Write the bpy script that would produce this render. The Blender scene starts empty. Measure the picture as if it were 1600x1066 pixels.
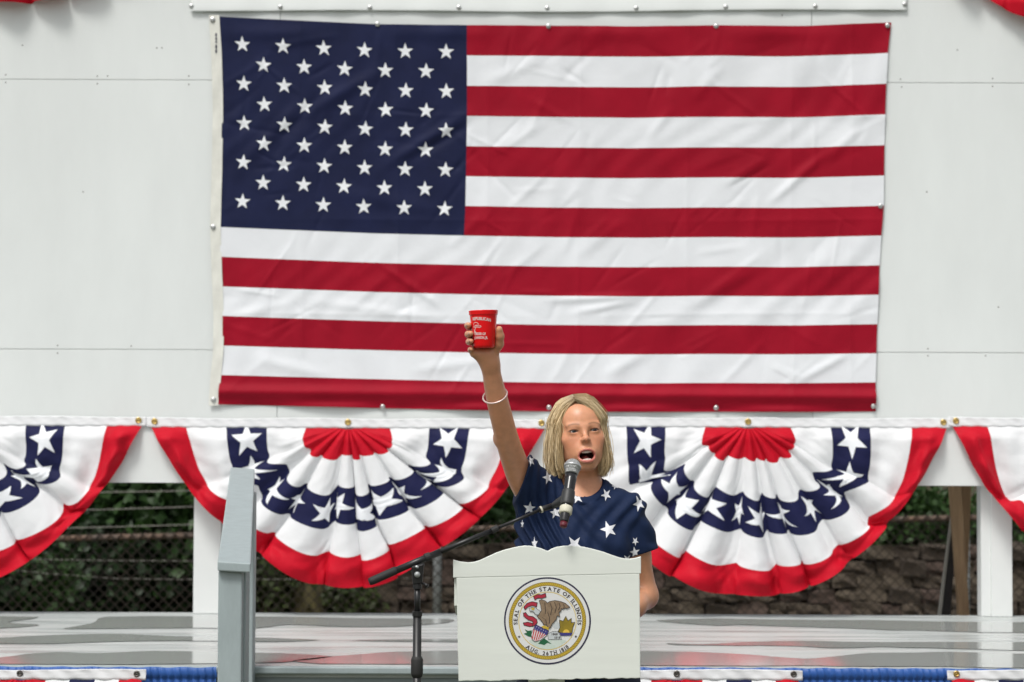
import bpy, bmesh, math, random
import numpy as np
from mathutils import Vector, Matrix, noise as mnoise
from mathutils.bvhtree import BVHTree

random.seed(7)
rng = np.random.default_rng(7)
scene = bpy.context.scene
col = scene.collection
PI = math.pi

# ------------------------------------------------------------------ camera
FOC = 3600.0                       # focal length in pixels of the 1600 px wide photograph
CAM = Vector((0.0, -10.405, 1.55))
camd = bpy.data.cameras.new('camera')
camd.sensor_width = 36.0
camd.lens = 36.0 * FOC / 1600.0
camd.clip_end = 600.0
camd.dof.use_dof = True
camd.dof.focus_distance = 6.62
camd.dof.aperture_fstop = 5.0
cam = bpy.data.objects.new('camera', camd)
col.objects.link(cam)
ROT = (Matrix.Rotation(PI / 2 + math.atan(169 / FOC), 4, 'X') @ Matrix.Rotation(math.radians(0.22), 4, 'Z'))
cam.matrix_world = Matrix.Translation(CAM) @ ROT
scene.camera = cam
R3 = ROT.to_3x3()

# ------------------------------------------------------------------ sky, sun, exposure (bright overcast day)
SUN_EL, SUN_AZ = math.radians(58), math.radians(-28)   # azimuth measured from the camera side, to the left
w = bpy.data.worlds.new('World')
scene.world = w
w.use_nodes = True
nt = w.node_tree
sky = nt.nodes.new('ShaderNodeTexSky')
sky.sky_type = 'NISHITA'
sky.sun_disc = False
sky.sun_elevation = SUN_EL
sky.sun_rotation = PI - SUN_AZ
sky.air_density = 1.0
sky.dust_density = 4.0
sky.ozone_density = 1.0
hs = nt.nodes.new('ShaderNodeHueSaturation')
hs.inputs['Saturation'].default_value = 0.22      # clouded over: nearly colourless
nt.links.new(sky.outputs[0], hs.inputs['Color'])
bg = nt.nodes['Background']
nt.links.new(hs.outputs[0], bg.inputs['Color'])
bg.inputs['Strength'].default_value = 0.108
sund = bpy.data.lights.new('sun', 'SUN')
sund.energy = 1.5
sund.angle = math.radians(15)
sund.color = (1.0, 0.97, 0.92)
sun = bpy.data.objects.new('sun', sund)
col.objects.link(sun)
sdir = Vector((math.sin(SUN_AZ) * math.cos(SUN_EL), -math.cos(SUN_AZ) * math.cos(SUN_EL), math.sin(SUN_EL)))
sun.rotation_euler = sdir.to_track_quat('Z', 'Y').to_euler()
sun.location = (-4, -9, 14)
vs = scene.view_settings
vs.view_transform = 'Standard'
vs.look = 'None'
vs.gamma = 1.0
vs.exposure = 0.36
scene.render.engine = 'CYCLES'
scene.cycles.use_denoising = True
scene.cycles.max_bounces = 8

# ------------------------------------------------------------------ helpers
def ray(px, py):
    return R3 @ Vector(((px - 800) / FOC, -(py - 533) / FOC, -1.0))

def P(px, py, Y):
    """point where the line of sight through a photo pixel meets the upright plane y = Y"""
    d = ray(px, py)
    t = (Y - CAM.y) / d.y
    return CAM + d * t

def thing(name, label, cat, loc=(0, 0, 0), group=None, kind=None):
    o = bpy.data.objects.new(name, None)
    o.empty_display_size = 0.1
    o.location = loc
    col.objects.link(o)
    tag(o, label, cat, group, kind)
    return o

def tag(o, label=None, cat=None, group=None, kind=None):
    if label: o['label'] = label
    if cat: o['category'] = cat
    if group: o['group'] = group
    if kind: o['kind'] = kind
    return o

def root_loc(p):
    l = Vector((0, 0, 0))
    while p is not None:
        l += Vector(p.location)
        p = p.parent
    return l

def mesh(name, V, F, m, parent=None, smooth=False, at=None):
    """one mesh object; V in world coordinates. Its origin is its thing's base (or `at`)."""
    me = bpy.data.meshes.new(name)
    base = root_loc(parent) if parent is not None else Vector(at or (0, 0, 0))
    A = np.asarray(V, dtype=np.float64).reshape(-1, 3) - np.array(base)
    if isinstance(F, np.ndarray) and F.ndim == 2:
        n, k = F.shape
        me.vertices.add(len(A)); me.vertices.foreach_set('co', A.ravel())
        me.loops.add(n * k); me.loops.foreach_set('vertex_index', F.ravel().astype(np.int32))
        me.polygons.add(n)
        me.polygons.foreach_set('loop_start', np.arange(0, n * k, k, dtype=np.int32))
        me.update(calc_edges=True)
    else:
        me.from_pydata([tuple(v) for v in A], [], [tuple(int(i) for i in f) for f in F])
    me.validate()
    if smooth:
        me.polygons.foreach_set('use_smooth', np.ones(len(me.polygons), dtype=bool))
    if m is not None: me.materials.append(m)
    me.update()
    o = bpy.data.objects.new(name, me)
    col.objects.link(o)
    if parent is not None:
        o.parent = parent
    else:
        o.location = base
    return o

def recalc(o):
    bm = bmesh.new(); bm.from_mesh(o.data)
    bmesh.ops.recalc_face_normals(bm, faces=bm.faces)
    bm.to_mesh(o.data); bm.free()
    return o

def bevel(o, wdt=0.004, seg=2):
    md = o.modifiers.new('bevel', 'BEVEL'); md.width = wdt; md.segments = seg; md.limit_method = 'ANGLE'
    return o

class MB:
    """collects shapes for one mesh"""
    def __init__(s): s.V = []; s.F = []
    def add(s, V, F):
        n = len(s.V); s.V += [tuple(v) for v in V]; s.F += [tuple(i + n for i in f) for f in F]; return s
    def box(s, lo, hi):
        x0, y0, z0 = lo; x1, y1, z1 = hi
        return s.add([(x0,y0,z0),(x1,y0,z0),(x1,y1,z0),(x0,y1,z0),(x0,y0,z1),(x1,y0,z1),(x1,y1,z1),(x0,y1,z1)],
                     [(0,3,2,1),(4,5,6,7),(0,1,5,4),(1,2,6,5),(2,3,7,6),(3,0,4,7)])
    def hexa(s, c):  # 8 corners: 4 bottom, 4 top
        return s.add(c, [(0,3,2,1),(4,5,6,7),(0,1,5,4),(1,2,6,5),(2,3,7,6),(3,0,4,7)])
    def tube(s, pts, rad, n=10, caps=True):
        pts = [Vector(p) for p in pts]
        if not hasattr(rad, '__len__'): rad = [rad] * len(pts)
        V = []; F = []; up = None
        for i, p in enumerate(pts):
            t = (pts[min(i+1, len(pts)-1)] - pts[max(i-1, 0)]).normalized()
            if up is None:
                up = t.orthogonal().normalized()
            up = (up - t * up.dot(t)).normalized()
            b = t.cross(up)
            for k in range(n):
                a = 2 * PI * k / n
                V.append(p + (up * math.cos(a) + b * math.sin(a)) * rad[i])
        for i in range(len(pts) - 1):
            for k in range(n):
                F.append((i*n+k, i*n+(k+1) % n, (i+1)*n+(k+1) % n, (i+1)*n+k))
        if caps:
            F.append(tuple(range(n - 1, -1, -1))); F.append(tuple((len(pts)-1)*n + k for k in range(n)))
        return s.add(V, F)
    def dome(s, c, axis, r, h, n=12, rings=4):
        """flattened half ball standing on c, along axis"""
        axis = Vector(axis).normalized(); u = axis.orthogonal().normalized(); v = axis.cross(u); c = Vector(c)
        V = []; F = []
        for j in range(rings):
            a = PI / 2 * j / rings
            for k in range(n):
                b = 2 * PI * k / n
                V.append(c + (u*math.cos(b) + v*math.sin(b)) * r * math.cos(a) + axis * h * math.sin(a))
        V.append(c + axis * h)
        for j in range(rings - 1):
            for k in range(n):
                F.append((j*n+k, j*n+(k+1) % n, (j+1)*n+(k+1) % n, (j+1)*n+k))
        for k in range(n):
            F.append(((rings-1)*n+k, (rings-1)*n+(k+1) % n, rings*n))
        F.append(tuple(range(n - 1, -1, -1)))
        return s.add(V, F)
    def torus(s, c, axis, R, r, n=24, m=8, squash=1.0):
        axis = Vector(axis).normalized(); u = axis.orthogonal().normalized(); v = axis.cross(u); c = Vector(c)
        V = []; F = []
        for i in range(n):
            a = 2*PI*i/n; e = u*math.cos(a) + v*math.sin(a)
            for k in range(m):
                b = 2*PI*k/m
                V.append(c + e*(R + r*math.cos(b)) + axis*r*squash*math.sin(b))
        for i in range(n):
            for k in range(m):
                F.append((i*m+k, ((i+1) % n)*m+k, ((i+1) % n)*m+(k+1) % m, i*m+(k+1) % m))
        return s.add(V, F)
    def build(s, name, m, parent=None, smooth=False, at=None):
        return mesh(name, s.V, s.F, m, parent, smooth, at)

def grid_faces(nr, nc):
    i, j = np.meshgrid(np.arange(nr - 1), np.arange(nc - 1), indexing='ij')
    a = (i * nc + j).ravel()
    return np.stack([a, a + 1, a + nc + 1, a + nc], 1)

def sstep(x, a, b):
    t = np.clip((x - a) / (b - a), 0, 1)
    return t * t * (3 - 2 * t)

def copy_tree(o, parent=None):
    c = o.copy(); col.objects.link(c); c.parent = parent
    for ch in o.children: copy_tree(ch, c)
    return c

# ------------------------------------------------------------------ materials
def mat(name, c, rough=0.6, var=0.0, vscale=6.0, bump=0.0, bscale=40.0, metal=0.0, c2=None, spec=0.5, stretch=None, sheen=0.0, coat=0.0, trans=0.0):
    m = bpy.data.materials.new(name); m.use_nodes = True
    t = m.node_tree; b = t.nodes['Principled BSDF']; L = t.links.new
    b.inputs['Base Color'].default_value = (*c, 1)
    b.inputs['Roughness'].default_value = rough
    b.inputs['Metallic'].default_value = metal
    b.inputs['Specular IOR Level'].default_value = spec
    if sheen: b.inputs['Sheen Weight'].default_value = sheen
    if coat:
        b.inputs['Coat Weight'].default_value = coat; b.inputs['Coat Roughness'].default_value = 0.1
    vec = None
    if var or bump or c2:
        tc = t.nodes.new('ShaderNodeTexCoord'); mp = t.nodes.new('ShaderNodeMapping')
        L(tc.outputs['Object'], mp.inputs['Vector']); vec = mp.outputs[0]
        if stretch: mp.inputs['Scale'].default_value = stretch
    if var or c2:
        n = t.nodes.new('ShaderNodeTexNoise'); n.inputs['Scale'].default_value = vscale; n.inputs['Detail'].default_value = 6
        n.inputs['Roughness'].default_value = 0.62
        L(vec, n.inputs['Vector'])
        r = t.nodes.new('ShaderNodeValToRGB')
        lo = c2 if c2 else tuple(x * (1 - var) for x in c)
        hi = c if c2 else tuple(min(1, x * (1 + var)) for x in c)
        r.color_ramp.elements[0].position = 0.32; r.color_ramp.elements[1].position = 0.68
        r.color_ramp.elements[0].color = (*lo, 1); r.color_ramp.elements[1].color = (*hi, 1)
        L(n.outputs['Fac'], r.inputs[0]); L(r.outputs[0], b.inputs['Base Color'])
    if bump:
        n2 = t.nodes.new('ShaderNodeTexNoise'); n2.inputs['Scale'].default_value = bscale; n2.inputs['Detail'].default_value = 5
        L(vec, n2.inputs['Vector'])
        bp = t.nodes.new('ShaderNodeBump'); bp.inputs['Strength'].default_value = bump; bp.inputs['Distance'].default_value = 0.01
        L(n2.outputs['Fac'], bp.inputs['Height']); L(bp.outputs[0], b.inputs['Normal'])
    if trans:
        tr = t.nodes.new('ShaderNodeBsdfTranslucent'); tr.inputs[0].default_value = (*c, 1)
        mx = t.nodes.new('ShaderNodeMixShader'); mx.inputs[0].default_value = trans
        out = t.nodes['Material Output']
        L(b.outputs[0], mx.inputs[1]); L(tr.outputs[0], mx.inputs[2]); L(mx.outputs[0], out.inputs['Surface'])
    return m

M = {}
M['wall'] = mat('white wall paint', (0.72, 0.75, 0.74), 0.5, var=0.045, vscale=2.2, bump=0.06, bscale=60, stretch=(1, 1, 0.35))
M['post'] = mat('white post paint', (0.74, 0.76, 0.75), 0.5, var=0.03, vscale=3, bump=0.05)
M['screw'] = mat('zinc screw', (0.52, 0.53, 0.52), 0.35, metal=0.8, var=0.2, vscale=90)
M['brass'] = mat('brass grommet', (0.62, 0.45, 0.16), 0.3, metal=0.9)
M['steel_grommet'] = mat('dark steel grommet', (0.16, 0.15, 0.14), 0.35, metal=0.8)
M['fred'] = mat('flag red nylon', (0.30, 0.004, 0.018), 0.62, var=0.10, vscale=4, bump=0.22, bscale=16, spec=0.12)
M['fwhite'] = mat('flag white nylon', (0.76, 0.78, 0.81), 0.62, var=0.02, vscale=4, bump=0.22, bscale=16, spec=0.12)
M['fblue'] = mat('flag navy nylon', (0.012, 0.016, 0.052), 0.62, var=0.15, vscale=5, bump=0.22, bscale=16, spec=0.12)
M['fstar'] = mat('embroidered white', (0.80, 0.82, 0.85), 0.7, bump=0.2, bscale=500)
M['canvas'] = mat('flag heading canvas', (0.72, 0.72, 0.66), 0.8, var=0.08, vscale=12, bump=0.1, bscale=300)
M['bred'] = mat('bunting red cotton', (0.54, 0.007, 0.022), 0.6, var=0.06, vscale=5, bump=0.45, bscale=24, spec=0.12, trans=0.10)
M['bwhite'] = mat('bunting white cotton', (0.82, 0.83, 0.845), 0.65, var=0.02, vscale=5, bump=0.40, bscale=20, spec=0.12, trans=0.12)
M['bblue'] = mat('bunting navy cotton', (0.013, 0.015, 0.058), 0.65, var=0.15, vscale=6, bump=0.40, bscale=24, spec=0.12)
M['skirt'] = mat('royal blue satin', (0.018, 0.095, 0.36), 0.5, var=0.1, vscale=8, bump=0.03, bscale=300, sheen=0.2)
M['grey_paint'] = mat('blue grey paint', (0.34, 0.40, 0.41), 0.5, var=0.07, vscale=7, bump=0.10, bscale=45, stretch=(4, 4, 1))
M['grey_fascia'] = mat('stage fascia grey', (0.28, 0.33, 0.345), 0.5, var=0.06, vscale=5, bump=0.06)
M['lectern'] = mat('chalky white paint', (0.74, 0.775, 0.72), 0.6, var=0.025, vscale=9, bump=0.035, bscale=26, stretch=(0.35, 1, 3))
M['lectern_edge'] = mat('worn white edge', (0.74, 0.74, 0.70), 0.6, var=0.06, vscale=30)
M['black'] = mat('black powder coat', (0.014, 0.014, 0.015), 0.38, var=0.2, vscale=30)
M['rubber'] = mat('black rubber', (0.02, 0.02, 0.02), 0.7)
M['micblack'] = mat('satin black metal', (0.012, 0.012, 0.014), 0.22, spec=0.6)
M['grille'] = mat('silver mic grille', (0.42, 0.43, 0.42), 0.4, metal=0.7, bump=0.6, bscale=420)
M['ringwhite'] = mat('ivory tape ring', (0.62, 0.60, 0.48), 0.6)
M['micred'] = mat('dark red cap', (0.11, 0.01, 0.02), 0.5)
M['soil'] = mat('leaf litter', (0.06, 0.05, 0.03), 0.9, var=0.5, vscale=3, bump=0.5, bscale=12)
# ================================================================== THE SETTING
# ground
def plane_ground():
    m = bpy.data.materials.new('worn park ground'); m.use_nodes = True
    t = m.node_tree; b = t.nodes['Principled BSDF']; L = t.links.new
    tc = t.nodes.new('ShaderNodeTexCoord')
    n = t.nodes.new('ShaderNodeTexNoise'); n.inputs['Scale'].default_value = 0.9; n.inputs['Detail'].default_value = 9
    L(tc.outputs['Object'], n.inputs['Vector'])
    r = t.nodes.new('ShaderNodeValToRGB')
    r.color_ramp.elements[0].color = (0.045, 0.065, 0.02, 1); r.color_ramp.elements[1].color = (0.13, 0.12, 0.085, 1)
    r.color_ramp.elements[0].position = 0.4; r.color_ramp.elements[1].position = 0.62
    L(n.outputs['Fac'], r.inputs[0]); L(r.outputs[0], b.inputs['Base Color'])
    b.inputs['Roughness'].default_value = 0.95
    o = mesh('ground', [(-150, -150, 0), (150, -150, 0), (150, 150, 0), (-150, 150, 0)], [(0, 1, 2, 3)], m)
    tag(o, kind='structure'); o['label'] = 'trodden grass and earth round the stage'
plane_ground()

STZ = 0.80      # height of the stage
SFY = -2.405    # front edge of the stage

def deck_material():
    """light grey gloss paint, damp and a little uneven"""
    m = bpy.data.materials.new('damp grey deck paint'); m.use_nodes = True
    t = m.node_tree; b = t.nodes['Principled BSDF']; L = t.links.new; N = t.nodes.new
    tc = N('ShaderNodeTexCoord')
    def noise(sx, sy, scale, detail=3, off=0.0):
        mp = N('ShaderNodeMapping'); mp.inputs['Scale'].default_value = (sx, sy, 1); mp.inputs['Location'].default_value = (off, off * 0.7, 0)
        L(tc.outputs['Object'], mp.inputs['Vector'])
        n = N('ShaderNodeTexNoise'); n.inputs['Scale'].default_value = scale; n.inputs['Detail'].default_value = detail
        L(mp.outputs[0], n.inputs['Vector']); return n.outputs['Fac']
    cn = N('ShaderNodeValToRGB'); cn.color_ramp.elements[0].color = (0.44, 0.475, 0.465, 1); cn.color_ramp.elements[1].color = (0.55, 0.58, 0.565, 1)
    cn.color_ramp.elements[0].position = 0.35; cn.color_ramp.elements[1].position = 0.65
    L(noise(1, 5, 2.0, 7, 5.0), cn.inputs[0]); L(cn.outputs[0], b.inputs['Base Color'])
    r = N('ShaderNodeMapRange'); r.inputs['From Min'].default_value = 0.35; r.inputs['From Max'].default_value = 0.65
    r.inputs['To Min'].default_value = 0.20; r.inputs['To Max'].default_value = 0.40
    L(noise(0.8, 6, 1.5, 5, 9.0), r.inputs['Value']); L(r.outputs[0], b.inputs['Roughness'])
    b.inputs['Specular IOR Level'].default_value = 0.3
    bp = N('ShaderNodeBump'); bp.inputs['Strength'].default_value = 0.06; bp.inputs['Distance'].default_value = 0.003
    L(noise(2.0, 10.0, 4.0, 2, 2.0), bp.inputs['Height']); L(bp.outputs[0], b.inputs['Normal'])
    return m
def water_material():
    m = bpy.data.materials.new('rain water on grey paint'); m.use_nodes = True
    t = m.node_tree; b = t.nodes['Principled BSDF']; L = t.links.new; N = t.nodes.new
    b.inputs['Base Color'].default_value = (0.40, 0.425, 0.41, 1); b.inputs['Roughness'].default_value = 0.10; b.inputs['IOR'].default_value = 1.33
    tc = N('ShaderNodeTexCoord'); mp = N('ShaderNodeMapping'); mp.inputs['Scale'].default_value = (2.0, 9.0, 1); L(tc.outputs['Object'], mp.inputs['Vector'])
    n = N('ShaderNodeTexNoise'); n.inputs['Scale'].default_value = 2.5; n.inputs['Detail'].default_value = 2; L(mp.outputs[0], n.inputs['Vector'])
    bp = N('ShaderNodeBump'); bp.inputs['Strength'].default_value = 0.012; bp.inputs['Distance'].default_value = 0.003
    L(n.outputs['Fac'], bp.inputs['Height']); L(bp.outputs[0], b.inputs['Normal'])
    return m

stage = thing('stage', 'low wide outdoor stage with wet glossy light grey deck', 'stage', (0, -1.2, 0))
MB().box((-5.2, SFY, STZ - 0.04), (5.2, 0.16, STZ)).build('deck', deck_material(), stage)
bevel(MB().box((-5.2, SFY - 0.028, STZ - 0.026), (5.2, SFY - 0.001, STZ - 0.001)).build('nosing', M['grey_paint'], stage), 0.005)
MB().box((-5.2, SFY + 0.012, 0.03), (5.2, SFY + 0.04, STZ - 0.042)).build('fascia_board', M['grey_fascia'], stage)
for k in range(5):
    x = -4.9 + k * 2.45
    MB().box((x - 0.05, SFY + 0.045, 0), (x + 0.05, SFY + 0.145, STZ - 0.042)).build('leg', M['grey_fascia'], stage)
    MB().box((x - 0.05, 0.02, 0), (x + 0.05, 0.12, STZ - 0.042)).build('leg', M['grey_fascia'], stage)

# rain puddles on the deck: thin sheets of water with wandering outlines
def on_deck(px, py):
    d = ray(px, py); t = (STZ + 0.0025 - CAM.z) / d.z
    return CAM + d * t
WATER = water_material()
def puddle(pts, label, seed):
    q = [on_deck(*p) for p in pts]; n = len(q); out = []
    rs = random.Random(seed)
    for i in range(n):
        p0, p1, p2, p3 = q[i - 1], q[i], q[(i + 1) % n], q[(i + 2) % n]
        for k in range(10):
            f = k / 10; p = p1.lerp(p2, f) + (p2 - p0) * (f * (1 - f) ** 2 * 0.30) - (p3 - p1) * (f * f * (1 - f) * 0.30)
            w_ = 0.028 * mnoise.noise(Vector((p.x * 3.1, p.y * 2, seed))) + 0.012 * mnoise.noise(Vector((p.x * 11, p.y * 5, seed)))
            out.append(Vector((p.x + 0.6 * w_, min(max(p.y + w_, SFY + 0.004), 0.155), STZ + 0.0025)))
    c = sum(out, Vector()) / len(out)
    o = mesh('puddle', out, [tuple(range(len(out)))], WATER, None, False, at=tuple(c))
    tag(o, label, 'puddle', 'rain puddles on the stage')
    if o.data.polygons[0].normal.z < 0: o.data.flip_normals()
puddle([(-120, 962.5), (60, 964), (14, 972), (60, 976.5), (30, 980), (-120, 988)], 'small back puddle at the left edge of the stage', 1)
puddle([(168, 963.5), (300, 963), (440, 963.3), (560, 966), (700, 967), (700, 973), (620, 979), (540, 980), (450, 976), (400, 981.5), (300, 981), (170, 982), (97, 982.5), (140, 974)], 'long back puddle along the rear edge behind the handrail', 2)
puddle([(-120, 998), (0, 996.5), (60, 993), (150, 990.5), (195, 991), (260, 994), (350, 995), (440, 997), (500, 1000), (430, 1002.5), (300, 1001), (200, 1002), (130, 1004), (60, 1006), (-120, 1005)], 'narrow middle puddle on the left half of the stage', 3)
puddle([(-120, 1031), (0, 1027), (40, 1022), (90, 1019), (150, 1021), (240, 1017), (330, 1018), (440, 1021), (520, 1026), (440, 1035), (330, 1037), (150, 1039), (0, 1040), (-120, 1041)], 'broad front puddle on the left of the stage', 4)
puddle([(548, 1000.5), (640, 998.5), (760, 999), (860, 1001), (760, 1003.5), (640, 1002)], 'thin middle puddle behind the microphone stand', 5)
puddle([(455, 1033), (500, 1027), (560, 1022.5), (620, 1018), (740, 1017), (900, 1019), (1010, 1018), (1110, 1019.5), (1180, 1023.5), (1255, 1029), (1300, 1026), (1350, 1021), (1420, 1020), (1480, 1019), (1560, 1021), (1720, 1024), (1720, 1046), (1600, 1044), (1480, 1042), (1340, 1041), (1250, 1040), (1100, 1040), (900, 1039), (720, 1037), (600, 1037.5), (500, 1037)], 'broad front puddle running from behind the lectern to the right edge', 6)
puddle([(1025, 969), (1110, 966.5), (1250, 968), (1420, 970), (1540, 972), (1720, 974), (1720, 989), (1535, 988), (1450, 985), (1380, 984), (1250, 979), (1160, 976), (1120, 977.5), (1060, 973.5)], 'long back puddle under the right bunting', 7)
puddle([(1040, 1005), (1100, 1006), (1160, 1003), (1250, 1001), (1350, 1003), (1480, 1003), (1720, 1004), (1720, 1021), (1540, 1015), (1380, 1011), (1300, 1013), (1250, 1010), (1180, 1008.5), (1060, 1007.5)], 'narrow middle puddle on the right half of the stage', 8)

# backdrop wall: painted plywood sheets on posts
wall = thing('backdrop_wall', 'tall white painted plywood backdrop wall standing on posts', 'wall', (0, 0.05, 0))
zs = [P(800, 757, 0).z, P(800, 548.5, 0).z, P(800, 127, 0).z]
zs.append(zs[-1] + 1.22)
xs = [P(px, 400, 0).x for px in (-1233, -399, 435, 1269, 2103, 2937)]
for r in range(3):
    for c in range(5):
        g = 0.0011
        bevel(MB().box((xs[c] + g, 0.0, zs[r] + g), (xs[c + 1] - g, 0.018, zs[r + 1] - g)).build('plywood_sheet', M['wall'], wall), 0.0012, 1)
MB().box((xs[0], 0.02, zs[0] + 0.004), (xs[-1], 0.058, zs[0] + 0.14)).build('bottom_rail', M['post'], wall)
for r in (1, 2, 3):
    MB().box((xs[0], 0.02, zs[r] - 0.045), (xs[-1], 0.058, zs[r] + 0.045)).build('rail', M['post'], wall)
def post(px0, px1, y0, y1, topz):
    a, b = P(px0, 900, y0).x, P(px1, 900, y0).x
    return bevel(MB().box((a, y0, STZ + 0.001), (b, y1, topz)).build('post', M['post'], wall), 0.003)
post(302, 345, 0.06, 0.15, zs[3])
post(1533, 1548.5, 0.075, 0.165, zs[3])
post(1549, 1582, 0.062, 0.10, zs[3])
sc = MB().dome((0, 0, 0), (0, -1, 0), 0.0034, 0.0012, 8, 2)
first = None
for px, py in [(35, 71), (253, 75), (9, 117), (9, 129), (152, 119), (152, 131), (168, 119), (295, 119), (295, 132), (245, 75),
               (1407, 124), (1409, 136), (1551, 123), (1551, 135), (1496, 78), (1222, 24), (1240, 640), (1448, 300), (130, 300), (1560, 480), (90, 540), (90, 552), (205, 541), (1450, 545), (1450, 556), (1540, 556)]:
    p = P(px, py, -0.0002)
    if first is None:
        first = mesh('screw_head', sc.V, sc.F, M['steel_grommet'], None); o = first; o.parent = wall
    else:
        o = first.copy(); col.objects.link(o)
    o.location = p - wall.location

# white strip of the sign above the flag, screwed to the wall
sign = thing('sign_strip', 'white bottom strip of a sign screwed to the wall above the flag', 'sign', P(858, 17, -0.02))
a = P(297, 17, -0.03); b = P(1418, 15, -0.03)
zt = a.z + 0.36
V = []; F = []
nx = 300
for i in range(nx + 1):
    f = i / nx
    x = a.x + (b.x - a.x) * f
    z0 = a.z + (b.z - a.z) * f + 0.006 * math.sin(9 * f) * math.sin(PI * f) - (0.012 if f < 0.0 else 0)
    y = -0.012 - 0.0025 * math.sin(40 * f) - 0.002 * math.sin(93 * f + 1)
    V += [(x, y, z0), (x, y - 0.001, z0 + 0.004), (x, y + 0.001, z0 + 0.018), (x, y, zt)]
Fg = grid_faces(nx + 1, 4)
o = mesh('strip', V, Fg, mat('white vinyl', (0.74, 0.77, 0.76), 0.45, var=0.02, vscale=4), sign, True)
md = o.modifiers.new('thick', 'SOLIDIFY'); md.thickness = 0.003; md.offset = 0
def screws(root, pts, Y, r=0.011, h=0.006, m=None, name='screw'):
    mb = MB().dome((0, 0, 0), (0, -1, 0), r, 0.0022, 14, 2).dome((0, -0.002, 0), (0, -1, 0), r * 0.62, h, 12, 3)
    f0 = None
    for px, py in pts:
        p = P(px, py, Y)
        if f0 is None:
            f0 = mesh(name, mb.V, mb.F, m or M['screw'], None, False); f0.parent = root; q = f0
        else:
            q = f0.copy(); col.objects.link(q)
        q.location = p - root.location
screws(sign, [(299, 10), (438, 11), (578, 12), (717, 12), (855, 13), (994, 13), (1134, 11), (1274, 10), (1414, 7)], -0.0155)

# ------------------------------------------------------------------ the flag
def interp(pts, t):
    pts = np.array(pts, float); d = np.concatenate([[0], np.cumsum(np.hypot(*np.diff(pts, axis=0).T))]); d /= d[-1]
    return np.stack([np.interp(t, d, pts[:, 0]), np.interp(t, d, pts[:, 1])], -1)
def smooth_interp(pts, t, passes=2):
    tt = np.linspace(0, 1, 121); q = interp(pts, tt)
    for _ in range(passes):
        k = np.array([1, 2, 3, 2, 1]) / 9.0
        for c in (0, 1):
            e = np.pad(q[:, c], 2, mode='edge'); s_ = np.convolve(e, k, 'valid'); s_[0] = q[0, c]; s_[-1] = q[-1, c]; q[:, c] = s_
    return np.stack([np.interp(t, tt, q[:, 0]), np.interp(t, tt, q[:, 1])], -1)
TOP = [(341, 26), (460, 32), (590, 38), (730, 39.5), (857, 40), (990, 41.5), (1119, 39.5), (1250, 41), (1393, 35)]
BOT = [(341, 632), (470, 635), (597, 638), (730, 641), (857, 643), (1000, 644), (1119, 643.5), (1250, 644), (1369, 643)]
LEF = [(341, 26), (345, 90), (347, 170), (345.5, 260), (343, 355), (345, 420), (348, 490), (347.5, 550), (343, 595), (341, 632)]
RIG = [(1393, 35), (1388, 75), (1385, 130), (1383, 180), (1382, 228), (1381, 322), (1377, 370), (1374.5, 416), (1372, 480), (1369.5, 551), (1368, 600), (1369, 643)]
CREASE = [  # x0,y0,x1,y1 (photo px), height mm, half width px: soft pulled folds
    (455, 190, 600, 108, 4.2, 10), (430, 220, 500, 150, -4.0, 8), (598, 262, 735, 175, 4.2, 9), (640, 250, 740, 190, -3.0, 7), (380, 250, 470, 160, 2.6, 12),
    (520, 300, 700, 330, 2.0, 12), (590, 410, 690, 480, 3.2, 6), (700, 390, 760, 330, 2.4, 8), (850, 470, 1010, 462, 3.2, 6), (890, 490, 1000, 470, 2.6, 6),
    (1200, 320, 1290, 240, 3.6, 7), (1290, 250, 1345, 200, 3.0, 8), (1010, 220, 1050, 170, 2.6, 8), (770, 240, 850, 190, 2.6, 9), (1240, 600, 1330, 550, 3.2, 7),
    (900, 400, 980, 340, 2.2, 10), (480, 470, 700, 500, 2.0, 8), (400, 560, 520, 590, 2.6, 10), (940, 590, 1020, 545, 2.4, 9), (1080, 480, 1180, 420, 2.4, 9),
    (760, 130, 850, 90, 2.2, 10), (1080, 160, 1130, 100, 2.0, 9), (350, 500, 460, 470, 2.0, 8), (640, 580, 780, 560, 2.4, 9), (1130, 290, 1210, 240, 2.6, 8)]
_rc = np.random.default_rng(77)
for _ in range(150):      # small crumples, mostly slanting up to the right
    cx_, cy_ = _rc.uniform(350, 1375), _rc.uniform(45, 600)
    an_ = math.radians(_rc.choice([-42, -35, -55, -48, 30, -80, -5]) + _rc.normal(0, 9)); ln_ = _rc.uniform(18, 60)
    CREASE.append((cx_ - math.cos(an_) * ln_, cy_ - math.sin(an_) * ln_, cx_ + math.cos(an_) * ln_, cy_ + math.sin(an_) * ln_, _rc.uniform(0.5, 1.5) * _rc.choice([-1, 1]), _rc.uniform(2.6, 6.5)))
FOLDX = [905, 1075, 1238, 470, 620, 760, 1330]     # packing creases, upright
FOLDY = [182, 345, 492]
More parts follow.
